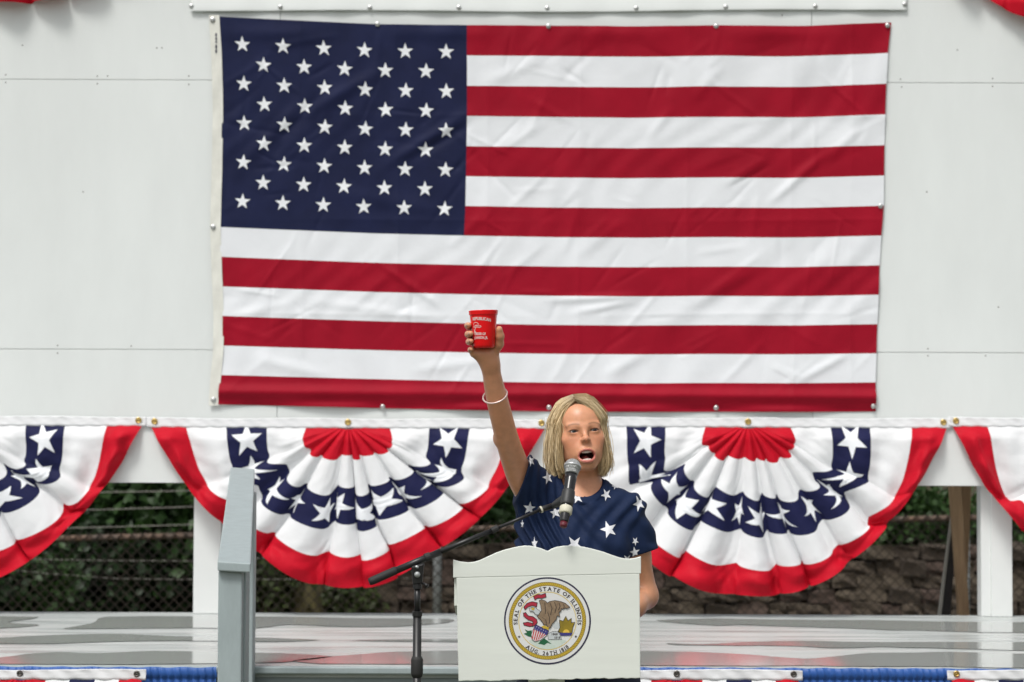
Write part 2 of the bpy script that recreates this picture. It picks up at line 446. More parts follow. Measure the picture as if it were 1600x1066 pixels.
def flag_relief(px, py):
    h = np.zeros_like(px)
    for x0, y0, x1, y1, a_, wd in CREASE:
        dx, dy = x1 - x0, y1 - y0; L_ = math.hypot(dx, dy)
        s_ = ((px - x0) * dx + (py - y0) * dy) / L_ / L_; n_ = ((px - x0) * -dy + (py - y0) * dx) / L_
        h += a_ * np.exp(-(n_ / wd) ** 2) * np.exp(-((s_ - 0.5) / 0.42) ** 4)
    for i, fx in enumerate(FOLDX): h += 1.6 * np.exp(-np.abs(px - fx - 2 * np.sin(py / 90 + i)) / 7.0) * (0.6 + 0.4 * np.sin(py / 60 + i * 2))
    for i, fy in enumerate(FOLDY): h += 1.3 * np.exp(-np.abs(py - fy - 2 * np.sin(px / 140 + i)) / 6.0) * (0.6 + 0.4 * np.sin(px / 95 + i))
    # slanting pull waves, stronger to the right
    u = px * 0.78 + py * 0.62
    h += 1.5 * np.sin(u / 15 + 1.6 * np.sin(py / 70) + 1.3 * np.sin(px / 130)) * (0.3 + 0.7 * sstep(px, 700, 1250)) * (0.55 + 0.45 * np.sin(py / 58 + px / 210))
    h += 1.1 * np.sin(u / 6.5 + 2.5 * np.sin(py / 35) + 2 * np.sin(px / 70)) * (0.5 + 0.5 * np.sin(px / 120 + py / 47)) * 0.55
    h += 1.0 * np.sin((px - py * 0.8) / 19 + 2 * np.sin(px / 85)) * (0.5 + 0.5 * np.sin(py / 50 - px / 170))
    # the loose bottom hem rolls, the top edge pulls between the screws
    h += 9 * np.exp(-((py - 612 - (px - 341) * 0.008) / 9.0) ** 2) + 4 * np.exp(-((py - 634 - (px - 341) * 0.008) / 6.0) ** 2) * np.sin(px / 37)
    h += 3 * np.exp(-((py - 52) / 12.0) ** 2) * (0.5 + 0.5 * np.sin((px - 360) / 42))
    return h
def flag_px(u, v):
    u = np.asarray(u, float); v = np.asarray(v, float)
    v = v + (0.004 + 0.006 * np.clip(u * 2, 0, 1)) * np.sin(PI * np.clip(v, 0, 1))      # hung a little slack: the upper stripes stretch
    T, B = smooth_interp(TOP, u), smooth_interp(BOT, u); Lp, Rp = smooth_interp(LEF, v, 1), smooth_interp(RIG, v, 1)
    c00, c10, c01, c11 = (np.array(p, float) for p in (TOP[0], TOP[-1], BOT[0], BOT[-1]))
    U, W_ = u[..., None], v[..., None]
    return (1 - W_) * T + W_ * B + (1 - U) * Lp + U * Rp - ((1-U)*(1-W_)*c00 + U*(1-W_)*c10 + (1-U)*W_*c01 + U*W_*c11)
# affine-ish pixel -> wall plane mapping, vectorised
Rm = np.array(R3)
def Pn(px, py, Y):
    d = np.stack([(px - 800) / FOC, -(py - 533) / FOC, -np.ones_like(px)], -1) @ Rm.T
    t = (Y - CAM.y) / d[..., 1]
    return np.array(CAM) + d * t[..., None]
FLAG_Y = -0.013
def flag_pt(u, v, out=0.0):
    q = flag_px(u, v)
    return Pn(q[..., 0], q[..., 1], np.full_like(q[..., 0], FLAG_Y)) + (-(flag_relief(q[..., 0], q[..., 1]) * 0.0024 + out))[..., None] * np.array([0, 1, 0])
flag = thing('flag', 'large stars and stripes flag screwed flat to the white wall', 'flag', P(858, 640, 0))
UC = 0.3695
for s in range(13):
    u0 = UC if s < 7 else 0.0
    nu = 330 if s < 7 else 480
    uu, vv = np.meshgrid(np.linspace(u0, 1, nu), np.linspace(s / 13, (s + 1) / 13, 22))
    mesh('stripe', flag_pt(uu, vv), grid_faces(22, nu), M['fred'] if s % 2 == 0 else M['fwhite'], flag, True)
    # stitched seam under each stripe
uu, vv = np.meshgrid(np.linspace(0, UC, 200), np.linspace(0, 7 / 13, 150))
canton = mesh('canton', flag_pt(uu, vv), grid_faces(150, 200), M['fblue'], flag, True)
def star_uv(n=6, rings=5, rot=0.0, inner=0.40):
    """unit star as rings of points: (V2 array, faces)"""
    out = []
    for k in range(10):
        r0 = 1.0 if k % 2 == 0 else inner; r1 = inner if k % 2 == 0 else 1.0
        a0 = PI / 2 + rot + k * PI / 5; a1 = a0 + PI / 5
        p0 = np.array([r0 * math.cos(a0), r0 * math.sin(a0)]); p1 = np.array([r1 * math.cos(a1), r1 * math.sin(a1)])
        for j in range(n): out.append(p0 + (p1 - p0) * j / n)
    E = np.array(out); m = len(E)
    V = np.concatenate([E * (r / rings) for r in range(1, rings + 1)] + [np.zeros((1, 2))])
    Fq = []
    for r in range(rings - 1):
        for k in range(m): Fq.append((r*m+k, (r+1)*m+k, (r+1)*m+(k+1) % m, r*m+(k+1) % m))
    for k in range(m): Fq.append((len(V)-1, k, (k+1) % m))
    return V, Fq
for row in range(9):
    nc = 6 if row % 2 == 0 else 5
    for c in range(nc):
        cu = UC * (0.091 + 0.165 * (c + (0.0 if nc == 6 else 0.5))); cv = (7 / 13) * (0.127 + 0.0933 * row)
        S, Fs = star_uv(3, 3, random.uniform(-0.06, 0.06))
        V = flag_pt(cu + S[:, 0] * 13.0 / 1045, cv - S[:, 1] * 13.0 / 607, 0.0022)
        o = mesh('star', V, Fs, M['fstar'], canton, True)
# canvas heading on the hoist side
uu, vv = np.meshgrid(np.linspace(-0.0135, 0.001, 8), np.linspace(-0.004, 1.003, 120))
q = flag_px(np.clip(uu, 0, 1), np.clip(vv, 0, 1)); q[..., 0] += (uu - 0.0005) * 1045; q[..., 1] += (vv - np.clip(vv, 0, 1)) * 607
V = Pn(q[..., 0], q[..., 1], np.full_like(uu, FLAG_Y - 0.002)); V[..., 1] -= 0.0015 * np.sin(vv * 60) * np.cos(uu * 300)
head = mesh('heading', V, grid_faces(120, 8), M['canvas'], flag, True)
lab = MB()
for k, (py, hh) in enumerate([(52, 5), (58.5, 4), (64, 3), (70, 6), (77.5, 5)]):
    a_ = P(336.5, py, FLAG_Y - 0.0045); b_ = P(338.8, py + hh, FLAG_Y - 0.0045)
    lab.add([(a_.x, a_.y, a_.z), (b_.x, a_.y, a_.z), (b_.x, a_.y, b_.z), (a_.x, a_.y, b_.z)], [(0, 1, 2, 3)])
lab.build('maker_print', M['fblue'], head)
screws(flag, [(590, 38), (857, 41), (1119, 41), (1387, 40), (598, 636), (858, 637), (1119, 637.5), (1365, 635)], FLAG_Y - 0.0045)
screws(flag, [(1376, 322)], FLAG_Y - 0.006)
screws(flag, [(332, 31), (333, 355), (333.5, 625)], FLAG_Y - 0.0045, r=0.0125, m=M['screw'], name='grommet')

# ------------------------------------------------------------------ fan buntings
CT = np.array([0, .2, .4, .6, .8, 1.0])
def catmull(tab, t):
    """tab: (6,2) control points at CT, t in [0,1]"""
    out = np.zeros(t.shape + (2,))
    x = np.clip(t, 0, 1) * 5; i = np.minimum(x.astype(int), 4); f = x - i
    tab = np.asarray(tab, float)
    ext = np.vstack([[-tab[1, 0], tab[1, 1]], tab, 2 * tab[5] - tab[4]])
    p0, p1, p2, p3 = ext[i], ext[i + 1], ext[i + 2], ext[i + 3]; f = f[..., None]
    return 0.5 * ((2*p1) + (-p0+p2)*f + (2*p0-5*p1+4*p2-p3)*f**2 + (-p0+3*p1-3*p2+p3)*f**3)
BIG = [[(0, 3), (3, 3), (7, 2.5), (11, 1.5), (15, .5), (18, 0)],
       [(0, 52), (20, 52), (45, 48), (66, 41), (73, 24), (66, 0)],
       [(0, 110), (32, 108), (72, 98), (106, 84), (129, 55), (129, 0)],
       [(0, 169), (45, 165), (105, 148), (158, 114), (186, 68), (190, 0)],
       [(0, 222), (65, 216), (128, 190), (190, 152), (236, 92), (256, 0)],
       [(0, 266), (75, 258), (150, 216), (218, 150), (268, 84), (311, 0)]]
BIG2 = [BIG[0],
       [(0, 48), (19, 48), (42, 44), (62, 37), (70, 22), (65, 0)],
       [(0, 103), (32, 98), (66, 86), (98, 68), (122, 44), (127, 0)],
       [(0, 160), (42, 152), (95, 133), (144, 104), (178, 64), (190, 0)],
       [(0, 209), (60, 190), (118, 161), (172, 129), (224, 80), (253, 0)],
       [(0, 251), (72, 236), (140, 192), (199, 148), (253, 88), (308, 0)]]
SMALL = [[(0, 3), (3, 3), (7, 2.5), (11, 1.5), (15, .5), (16, 0)]] + [
    [(x0 * math.sin(a) * (1 if a < 1.5 else 1), x0 * 0.95 * math.cos(a)) for a in np.linspace(0, PI / 2, 6)] for x0 in (40, 77, 116, 153, 188)]
def bunting(center_px, top_py, tabs, scale, Y, seed, name, label, group, n=11, stars=True, header=True, grommet='brass', zsc=1.0, mirror=1):
    C = P(center_px, top_py, Y)
    rs = np.random.default_rng(seed)
    ph = rs.uniform(0, 2 * PI, 12)
    jit = rs.normal(0, 1, 64)
    rootb = thing(name, label, 'bunting', C, group)
    k = 2 * PI * n / 2.0
    def g(s):   # uneven pleat spacing
        return s + 0.040 * np.sin(5.3 * s + ph[0]) + 0.024 * np.sin(11.7 * s + ph[1]) + 0.008 * np.sin(23 * s + ph[2])
    def cloth(s, rho):
        """s in [-1,1] across the fan, rho 0..5 outwards -> local offset (x, y, z) in metres"""
        gs = g(s); th = k * gs + ph[3]
        idx = (th / (2 * PI)).astype(float); i0 = np.floor(idx).astype(int); f = idx - i0; f = f * f * (3 - 2 * f)
        pj = jit[(i0 + 30) % 64] * (1 - f) + jit[(i0 + 31) % 64] * f
        side = np.abs(s)
        fade = 1 - sstep(side, 0.60, 0.86)
        fold = (1.08 + 0.22 * np.sin(3 * s + ph[4])) / k * (0.75 + 0.09 * rho)
        t = s + fade * fold * 0.9 * (np.sin(th) + 0.30 * np.sin(2 * th + 0.6 * np.sin(3 * s + ph[6])))
        t = np.clip(t, -1, 1)
        at = np.abs(t); sg = np.sign(t); sg[sg == 0] = 1
        # radial jitter: each pleat carries the bands a little higher or lower
        rr = rho + (0.12 * pj * fade + 0.10 * fade * np.sin(th + 1.2 + 0.5 * np.sin(2 * s + ph[5]))) * sstep(rho, 0.4, 1.6) * (1 - 0.72 * sstep(rho, 4.0, 5.0))
        # a turned-over fold where the flat sides meet the pleats
        rr = rr + 0.20 * sstep(rho, 1.2, 2.2) * (1 - sstep(rho, 3.6, 4.6)) * (np.exp(-((side - 0.73) / 0.045) ** 2) - 0.8 * np.exp(-((side - 0.66) / 0.04) ** 2))
        rr = np.clip(rr, 0, 5.2)
        i = np.minimum(rr.astype(int), 4); f2 = rr - i
        pts = np.stack([catmull(tb, at) for tb in tabs], 0)
        ii = np.indices(i.shape)
        a_ = pts[(i,) + tuple(ii)]; b_ = pts[(i + 1,) + tuple(ii)]
        p = a_ + (b_ - a_) * f2[..., None]
        x = p[..., 0] * sg * scale * mirror; z = -p[..., 1] * scale * zsc
        R = np.hypot(x, z)
        amp = 0.030 * (0.25 + 0.75 * sstep(rho, 0.0, 4.5)) * fade
        y = 0.030 + 0.012 * rho / 5
        y = y + amp * (1 - 2 * (np.abs(np.sin(th / 2)) + 1e-6) ** 1.4) + 0.006 * fade * np.sin(2 * th + ph[6]) * rho / 5
        # soft drape of the flat sides, running round the fan
        sd = 1 - fade
        drape = np.sin(rho * 3.1 + 5.5 * side + ph[7]) * 0.0125 + np.sin(rho * 6.3 - 9 * side + ph[8]) * 0.0080 + np.sin(rho * 10.7 + 13 * side + ph[9]) * 0.0028
        y = y + sd * drape * sstep(-z, 0.0, 0.05)
        # crumpled hem
        hem = sstep(rho, 4.0, 4.6)
        y = y + hem * (0.008 * np.sin(31 * s + 4 * rho + ph[10]) + 0.006 * np.sin(67 * s - 5 * rho + ph[11]) + 0.010 * np.sin((rho - 4) * 4.2 + 7 * s))
        y = y + 0.012 * np.exp(-((rho - 4.55) / 0.16) ** 2) * sd
        # fine wrinkles
        y = y + 0.0014 * np.sin(90 * s + 7 * rho + 3 * np.sin(3 * rho)) * (0.4 + 0.6 * rho / 5) + 0.0013 * np.sin(41 * rho + 23 * s) * (0.5 + 0.5 * np.sin(17 * s + rho))
        y = y * sstep(-z + 0.006, -0.004, 0.07) + 0.006
        return np.stack([x, -y, z], -1)
    def world(s, rho, out=0.0):
        L_ = cloth(s, rho)
        if out:
            e = 0.002
            ds = cloth(np.clip(s + e, -1, 1), rho) - cloth(np.clip(s - e, -1, 1), rho)
            dr = cloth(s, rho + e) - cloth(s, rho - e)
            nn = np.cross(dr, ds) * mirror; nn /= np.maximum(np.linalg.norm(nn, axis=-1, keepdims=True), 1e-9)
            L_ = L_ + nn * out
        return L_ + np.array(C)
    bands = [('red_centre', 'bred', 0, 1), ('white_band', 'bwhite', 1, 2), ('navy_band', 'bblue', 2, 3), ('white_band', 'bwhite', 3, 4), ('red_border', 'bred', 4, 5)]
    ns = 520
    navy = None
    for nm, mk, r0, r1 in bands:
        nr = 14
        rr, ss = np.meshgrid(np.linspace(r0 + (0.02 if r0 == 0 else 0), r1, nr), np.linspace(-1, 1, ns), indexing='ij')
        o = mesh(nm, world(ss, rr), grid_faces(nr, ns), M[mk], rootb, True)
        if nm == 'navy_band': navy = o
    if stars:
        half = 300.0
        shift = rs.uniform(-0.05, 0.05)
        for sx in [-0.93, -0.735, -0.58, -0.42, -0.26, -0.09, 0.08, 0.24, 0.41, 0.57, 0.735, 0.93]:
            if abs(sx) < 0.7: sx = sx + shift + rs.uniform(-0.015, 0.015)
            else: sx = sx + rs.uniform(-0.008, 0.008)
            S, Fs = star_uv(5, 8, rs.uniform(-0.5, 0.5))
            sr = 0.40; wdt = 0.078 if abs(sx) < 0.7 else 0.095
            V = world(sx + S[:, 0] * wdt, 2.5 - S[:, 1] * sr * (1 if abs(sx) < 2 else 1), 0.0016)
            mesh('star', V, Fs, M['fstar'], navy, True)
    # heading tape
    Wd = tabs[5][5][0] * scale; th_ = 13.0 * scale
    xx = np.linspace(-Wd - 6 * scale, Wd + 6 * scale, 220); zz = np.array([-0.006, 0.004, 0.018, th_ * 0.85, th_])
    zz2, xx2 = np.meshgrid(zz, xx, indexing='ij')
    y2 = -(0.007 + 0.0022 * np.sin(xx2 * 37 + ph[0]) * (zz2 / th_) + 0.0018 * np.sin(xx2 * 90 + zz2 * 150 + ph[1]))
    zz2 = zz2 + 0.0025 * np.sin(xx2 * 9 + ph[2]) * (zz2 > 0.02)
    V = np.stack([xx2, y2 - 0.004 * (zz2 < 0.012), zz2], -1) + np.array(C)
    hd = mesh('heading_tape', V, grid_faces(5, 220), M['bwhite'], rootb, True)
    md = hd.modifiers.new('thick', 'SOLIDIFY'); md.thickness = 0.0015
    gz = th_ * 0.55
    for gx in (-Wd + 0.018, 0.0, Wd - 0.018):
        c = np.array(C) + np.array([gx, -0.0125, gz])
        MB().torus(c, (0, 1, 0), 0.0105 * (scale * 346), 0.0042 * (scale * 346), 18, 8, 0.7).dome(c + np.array([0, 0.003, 0]), (0, -1, 0), 0.007, 0.0035, 10, 2).build('grommet', M[grommet], rootb, True)
    return rootb
S1 = 1 / 346.0
GB = 'fan buntings along the bottom of the white wall'
bun = [bunting(-88, 663, BIG, S1, -0.002, 11, 'fan_bunting', 'red, white and navy fan bunting cut off by the left edge of the picture', GB, zsc=0.95, n=12),
       bunting(544, 667, BIG2, S1, -0.002, 5, 'fan_bunting', 'pleated fan bunting hanging between the grey handrail and the raised arm', GB, n=10),
       bunting(1168.5, 666, BIG, S1, -0.002, 23, 'fan_bunting', 'pleated fan bunting hanging to the right of the speaking woman', GB, zsc=0.985),
       bunting(1798, 666, BIG, S1, -0.002, 31, 'fan_bunting', 'red, white and navy fan bunting cut off by the right edge of the picture', GB)]
for src, (px, py), lb in ((bun[0], (28, 11), 'fan bunting whose red hem peeks in at the top left corner'), (bun[3], (1668, 30), 'fan bunting whose red hem peeks in at the top right corner')):
    c = copy_tree(src)
    c.location = P(px, py, -0.002) + Vector((0, 0, 258 * S1)); c['label'] = lb; c['group'] = 'fan buntings along the top of the white wall'

# ------------------------------------------------------------------ cloth along the front of the stage
S2 = 1 / 450.0
SKY_ = SFY - 0.036
def skirt(px0, px1, py, label):
    a_, b_ = P(px0, py, SKY_), P(px1, py, SKY_)
    r = thing('stage_skirt', label, 'stage skirt', ((a_.x + b_.x) / 2, SKY_, 0), 'blue skirts along the stage front')
    n = int((b_.x - a_.x) / 0.0035)
    xs_ = np.linspace(a_.x, b_.x, n); f = (xs_ - a_.x) / (b_.x - a_.x)
    ztop = a_.z + (b_.z - a_.z) * f * 0.0
    rows = [(0.0, 0.25), (0.006, 0.6), (0.018, 0.5), (0.03, 0.75), (0.036, 0.2), (0.045, 0.8), (0.08, 1.1), (0.25, 1.5), (0.5, 1.9), (0.74, 2.2)]
    pl = np.sin(xs_ * 2 * PI / 0.026 + 1.5 * np.sin(xs_ * 9) + 0.8 * np.sin(xs_ * 31)) + 0.4 * np.sin(xs_ * 2 * PI / 0.013 + 2 * np.sin(xs_ * 17))
    V = []
    for d, am in rows:
        slant = 0.004 if d < 0.034 else 0.0
        V.append(np.stack([xs_ + slant * (d / 0.03), SKY_ - 0.008 * am * (pl + 1.2) * 0.5 - (0.006 if 0.004 < d < 0.033 else 0), ztop - d + 0.0015 * np.sin(xs_ * 60) * (d < 0.02)], -1))
    mesh('pleated_cloth', np.array(V), grid_faces(len(rows), n), M['skirt'], r, True)
    return r
skirt(-420, 338, 1040, 'royal blue pleated skirt on the stage front left of the handrail')
skirt(987, 2020, 1043, 'royal blue pleated skirt on the stage front right of the lectern')
GS = 'small fan buntings along the stage front'
for px, py, sd, lb in ((32, 1059, 3, 'small fan bunting on the stage front at the bottom left corner'), (1057, 1059.5, 4, 'small fan bunting on the stage front just right of the lectern'), (1676, 1060.5, 6, 'small fan bunting on the stage front at the bottom right corner')):
    bunting(px, py, SMALL, S2, SKY_ - 0.028, sd, 'small_fan_bunting', lb, GS, n=9, stars=False, grommet='steel_grommet' if px < 1400 else 'brass')

# ------------------------------------------------------------------ grey handrail in front of the stage, left
rail = thing('handrail', 'blue grey painted wooden handrail with posts left of the microphone stand', 'handrail', P(366, 1060, -4.2) * 1.0)
rail.location.z = 0
YN, YF = -4.245, -1.98
c = [P(340, 877, YN), P(392, 880, YN), P(398, 733, YF), P(360.5, 730, YF)]
thk = 0.0265
bevel(MB().hexa([p - Vector((0, 0, thk)) for p in c] + c).build('top_board', M['grey_paint'], rail), 0.004)
def rpost(px0, px1, y0, y1, z1):
    a_, b_ = P(px0, 960, y0).x, P(px1, 960, y0).x
    bevel(MB().box((a_, y0, 0), (b_, y1, z1)).build('post', M['grey_paint'], rail), 0.004)
rpost(340.5, 378, YN + 0.018, YN + 0.058, c[0].z - thk - 0.0)
rpost(349, 384, YN + 0.060, YN + 0.15, c[0].z - thk + 0.005)
rpost(366, 395.5, YF - 0.52, YF - 0.44, c[2].z - 0.075)
# ================================================================== BEHIND THE STAGE
FY = 5.1        # chain link fence
M['rust'] = mat('rusty galvanised pipe', (0.20, 0.125, 0.085), 0.75, c2=(0.10, 0.085, 0.075), vscale=9, bump=0.3)
M['wire'] = mat('dull fence wire', (0.012, 0.010, 0.009), 0.6, c2=(0.045, 0.034, 0.026), vscale=3, metal=0.3)
M['galv'] = mat('galvanised steel', (0.36, 0.38, 0.38), 0.5, var=0.2, vscale=12, metal=0.4)
M['barb'] = mat('weathered wire', (0.30, 0.29, 0.26), 0.55, metal=0.3, var=0.2, vscale=9)
fence = thing('chain_link_fence', 'rusty chain link fence with barbed wire behind the stage', 'fence', (0, FY, 0))
def rail_z(x): return P(800, 825.7, FY).z + x * 0.0266
X0, X1 = -8.0, 8.0
MB().tube([(X0, FY, rail_z(X0)), (0, FY, rail_z(0)), (X1, FY, rail_z(X1))], 0.0215, 10).build('top_rail', M['rust'], fence, True)
for k in range(-2, 3):
    x = P(683, 900, FY).x + k * 3.55
    MB().tube([(x, FY + 0.04, 0), (x, FY + 0.04, rail_z(x) + (0.36 if k <= 0 else 0.05))], 0.030, 12).build('fence_post', M['galv'], fence, True)
# woven mesh: two families of slanted wires that cross over and under
wm = MB(); d = 0.072; hgt = rail_z(0) - 0.02
V = []; F = []
def wire_seg(p, q, r=0.0036):
    p = np.array(p); q = np.array(q); n = len(V)
    t = (q - p) / np.linalg.norm(q - p); a_ = np.array([0, 1, 0.0]); b_ = np.cross(t, a_)
    for e in (p, q):
        for k in range(3):
            an = 2 * PI * k / 3
            V.append(e + (a_ * math.cos(an) + b_ * math.sin(an)) * r)
    for k in range(3): F.append((n + k, n + (k + 1) % 3, n + 3 + (k + 1) % 3, n + 3 + k))
nl = int((X1 - X0) / d)
for i in range(nl + 18):
    x = X0 + i * d
    for sg in (1, -1):
        xa = x if sg > 0 else x - 1.25
        za, zb = 0.02, 0.02 + 1.25
        p0 = [x - 1.25 if sg > 0 else x, FY - 0.028 - 0.004 * sg, za]; p1 = [x if sg > 0 else x - 1.25, FY - 0.028 + 0.004 * sg, zb]
        xt = p1[0]; f = (rail_z(xt) + 0.05 - za) / (zb - za)
        p1 = [p0[0] + (p1[0] - p0[0]) * f, p1[1], za + (zb - za) * f]
        wire_seg(p0, p1)
o = mesh('woven_mesh', V, F, M['wire'], fence)
xe = P(683, 800, FY).x
def strand(pts, barbs=True, r=0.0028):
    mb = MB()
    q = [P(a_, b_, FY - 0.02) for a_, b_ in pts]; path = []
    for i in range(len(q) - 1):
        for k in range(12): path.append(q[i].lerp(q[i + 1], k / 12))
    path.append(q[-1])
    mb.tube(path, r, 5)
    if barbs:
        x = q[0].x
        while x < q[-1].x:
            i = min(range(len(path)), key=lambda j: abs(path[j].x - x)); p = path[i]
            for a_ in (0.6, 2.3):
                e = Vector((math.cos(a_) * 0.013, -0.004, math.sin(a_) * 0.013)); mb.tube([p - e, p + e], 0.0012, 4)
            x += 0.115
    mb.build('barbed_wire', M['barb'], fence, True)
strand([(-250, 775), (0, 772), (160, 769.5), (300, 767), (480, 772), (683, 777)])
strand([(-250, 803), (0, 799), (160, 796.5), (300, 792), (480, 801), (683, 806)])
strand([(-250, 830), (0, 828), (160, 824), (300, 820), (480, 826), (683, 830)])
strand([(-250, 872), (0, 873), (160, 876), (330, 877), (480, 868), (683, 858)], False, 0.0034)
strand([(-250, 880), (0, 889), (80, 897), (180, 904), (330, 906), (480, 905), (683, 903)], False, 0.0024)

# retaining wall of split stone blocks
WY = 6.6
rw = thing('retaining_wall', 'low brown retaining wall of rough stone blocks behind the fence', 'stone wall', (1.6, WY, 0))
blockm = []
for k, (c, c2) in enumerate([((0.125, 0.095, 0.066), (0.05, 0.038, 0.028)), ((0.095, 0.07, 0.05), (0.035, 0.027, 0.02)), ((0.16, 0.125, 0.088), (0.07, 0.055, 0.04)), ((0.13, 0.088, 0.07), (0.065, 0.045, 0.036))]):
    blockm.append(mat('split stone %d' % k, tuple(0.8 * q_ for q_ in c), 0.9, c2=c2, vscale=9, bump=0.5, bscale=22))
def block_mesh(i):
    r = random.Random(100 + i); bm = bmesh.new()
    bmesh.ops.create_cube(bm, size=1.0)
    bmesh.ops.subdivide_edges(bm, edges=bm.edges[:], cuts=1, use_grid_fill=True)
    for v in bm.verts:
        c = v.co
        edge = sum(abs(abs(q) - 0.5) < 1e-4 for q in c)
        f = {3: 0.93, 2: 0.97, 1: 1.0, 0: 1.0}[edge]
        v.co = Vector((c.x * f + r.uniform(-.06, .06), c.y * f * (1.0) + r.uniform(-.10, .10), c.z * f + r.uniform(-.08, .08)))
    me = bpy.data.meshes.new('stone_block'); bm.to_mesh(me); bm.free()
    me.materials.append(blockm[i % 4])
    return me
bms = [block_mesh(i) for i in range(8)]
ztop = P(1300, 852, WY).z
rows = 7; bh = 0.105
xl, xr = P(395, 900, WY).x, P(1700, 900, WY).x
for r in range(rows):
    x = xl + random.uniform(-0.1, 0.0)
    while x < xr:
        wd = random.uniform(0.12, 0.25)
        o = bpy.data.objects.new('stone_block', random.choice(bms)); col.objects.link(o); o.parent = rw
        o.location = Vector((x + wd / 2, WY + 0.02 * r * -1 + random.uniform(-.04, .04) + 0.1, ztop - bh * (r + 0.5) + random.uniform(-.008, .008))) - rw.location
        o.scale = (wd * 1.04, 0.22 * random.uniform(0.9, 1.15), bh * random.uniform(0.85, 1.15)); o.rotation_euler = (random.uniform(-.15, .15), random.uniform(-.10, .10), random.uniform(-.15, .15))
        x += wd
MB().box((xl - 0.05, WY + 0.14, 0), (xr, WY + 0.5, ztop - 0.04)).build('earth_core', M['soil'], rw)
MB().box((xl - 0.05, WY - 0.05, 0.0), (xr, WY + 0.14, ztop - bh * rows - 0.002)).build('footing', M['soil'], rw)
# bank behind
bank = MB()
V = []
for j, (y, z) in enumerate([(WY + 0.3, ztop - 0.08), (WY + 0.9, ztop + 0.10), (WY + 2.0, ztop + 0.55), (WY + 4.0, ztop + 1.3), (WY + 9.0, ztop + 2.2), (WY + 30, ztop + 2.6)]):
    for i in range(40):
        x = -20 + 40 * i / 39
        V.append((x, y, z + 0.10 * mnoise.noise(Vector((x * 0.9, y, 3)))))
o = mesh('bank', V, grid_faces(6, 40), M['soil'], None, True); tag(o, 'dark earth bank rising behind the fence', None, None, 'structure')

# leaves
def leaf_mat(name, c, c2):
    m = mat(name, c, 0.55, c2=c2, vscale=2.2, trans=0.25); return m
LM = [leaf_mat('dark ivy leaf', (0.026, 0.062, 0.017), (0.010, 0.026, 0.008)), leaf_mat('mid green leaf', (0.052, 0.115, 0.024), (0.020, 0.052, 0.014)), leaf_mat('olive leaf', (0.075, 0.10, 0.025), (0.035, 0.055, 0.016))]
def leaves(name, centers, radii, n, size, m, parent, flat=0.5, seed=1):
    """leaf-sized folded blades in clumps spread through a volume"""
    r = np.random.default_rng(seed)
    centers = np.array(centers); radii = np.array(radii)
    wgt = radii.prod(1) ** (2 / 3); ci = r.choice(len(centers), n, p=wgt / wgt.sum())
    dvec = r.normal(size=(n, 3)); dvec /= np.linalg.norm(dvec, axis=1, keepdims=True)
    rad = r.uniform(0.35, 1.0, (n, 1)) ** 0.5
    c = centers[ci] + dvec * rad * radii[ci]
    # gather into sprays
    k = max(1, n // 9); spr = c[r.choice(n, k)]
    near = r.integers(0, k, n); c = c * 0.35 + (spr[near] + r.normal(0, size * 1.6, (n, 3))) * 0.65
    u = r.normal(size=(n, 3)); u[:, 2] -= 0.4; u /= np.linalg.norm(u, axis=1, keepdims=True)
    nrm = r.normal(size=(n, 3)) + np.array([0, -0.6, 0.9]); nrm -= u * (nrm * u).sum(1, keepdims=True); nrm /= np.linalg.norm(nrm, axis=1, keepdims=True)
    s_ = np.cross(nrm, u); L_ = size * r.uniform(0.6, 1.3, (n, 1)); W_ = L_ * r.uniform(0.3, 0.45, (n, 1))
    V = np.stack([c, c + u * L_ * 0.5 + s_ * W_ + nrm * W_ * 0.3, c + u * L_, c + u * L_ * 0.5 - s_ * W_ + nrm * W_ * 0.3], 1).reshape(-1, 3)
    b = np.arange(n)[:, None] * 4
    F = np.concatenate([b + np.array([[0, 1, 2]]), b + np.array([[0, 2, 3]])])
    return mesh(name, V, F, m, parent)
M['bark'] = mat('mossy bark', (0.115, 0.095, 0.035), 0.9, c2=(0.05, 0.042, 0.022), vscale=7, bump=0.7, bscale=18, stretch=(2, 2, 0.5))
M['twig'] = mat('brown twig', (0.12, 0.08, 0.045), 0.8, var=0.3, vscale=20)
def shrub(px, py, Y, rx, rz, n, size, mi, label, seed, name='shrub', group='shrubs behind the fence', ry=None):
    c = P(px, py, Y); gz = 0.0
    r = thing(name, label, 'shrub', (c.x, Y, gz), group)
    R = random.Random(seed)
    ry = ry or rx * 0.7
    cs = []; rd = []
    for k in range(9):
        cs.append((c.x + R.uniform(-1, 1) * rx * 0.7, Y + R.uniform(-1, 1) * ry * 0.6, c.z + R.uniform(-1, 1) * rz * 0.7)); q = R.uniform(0.3, 0.6)
        rd.append((rx * q, ry * q, rz * q))
    leaves('foliage', cs, rd, n, size, LM[mi], r, seed=seed)
    mb = MB()
    for k in range(6):
        e = Vector(cs[k]); b = Vector((c.x + R.uniform(-.12, .12), Y + R.uniform(-.1, .1), gz))
        mid = b.lerp(e, 0.5) + Vector((R.uniform(-.15, .15), 0, 0.1)); mb.tube([b, mid, e], [0.016, 0.011, 0.004], 6)
    mb.build('stems', M['twig'], r, True)
    return r
shrub(-60, 900, 5.9, 1.0, 0.75, 9000, 0.085, 0, 'dark leafy shrub behind the fence at the left edge', 1)
shrub(150, 905, 6.3, 0.9, 0.75, 6500, 0.085, 0, 'dark green shrub behind the fence between left bunting and post', 2)
shrub(260, 800, 6.6, 0.75, 0.5, 4500, 0.10, 1, 'brighter leafed bush above the rusty rail left of the white post', 3)
shrub(120, 790, 7.0, 1.0, 0.6, 5500, 0.10, 1, 'leafy bush seen over the barbed wire beside the leftmost bunting', 4)
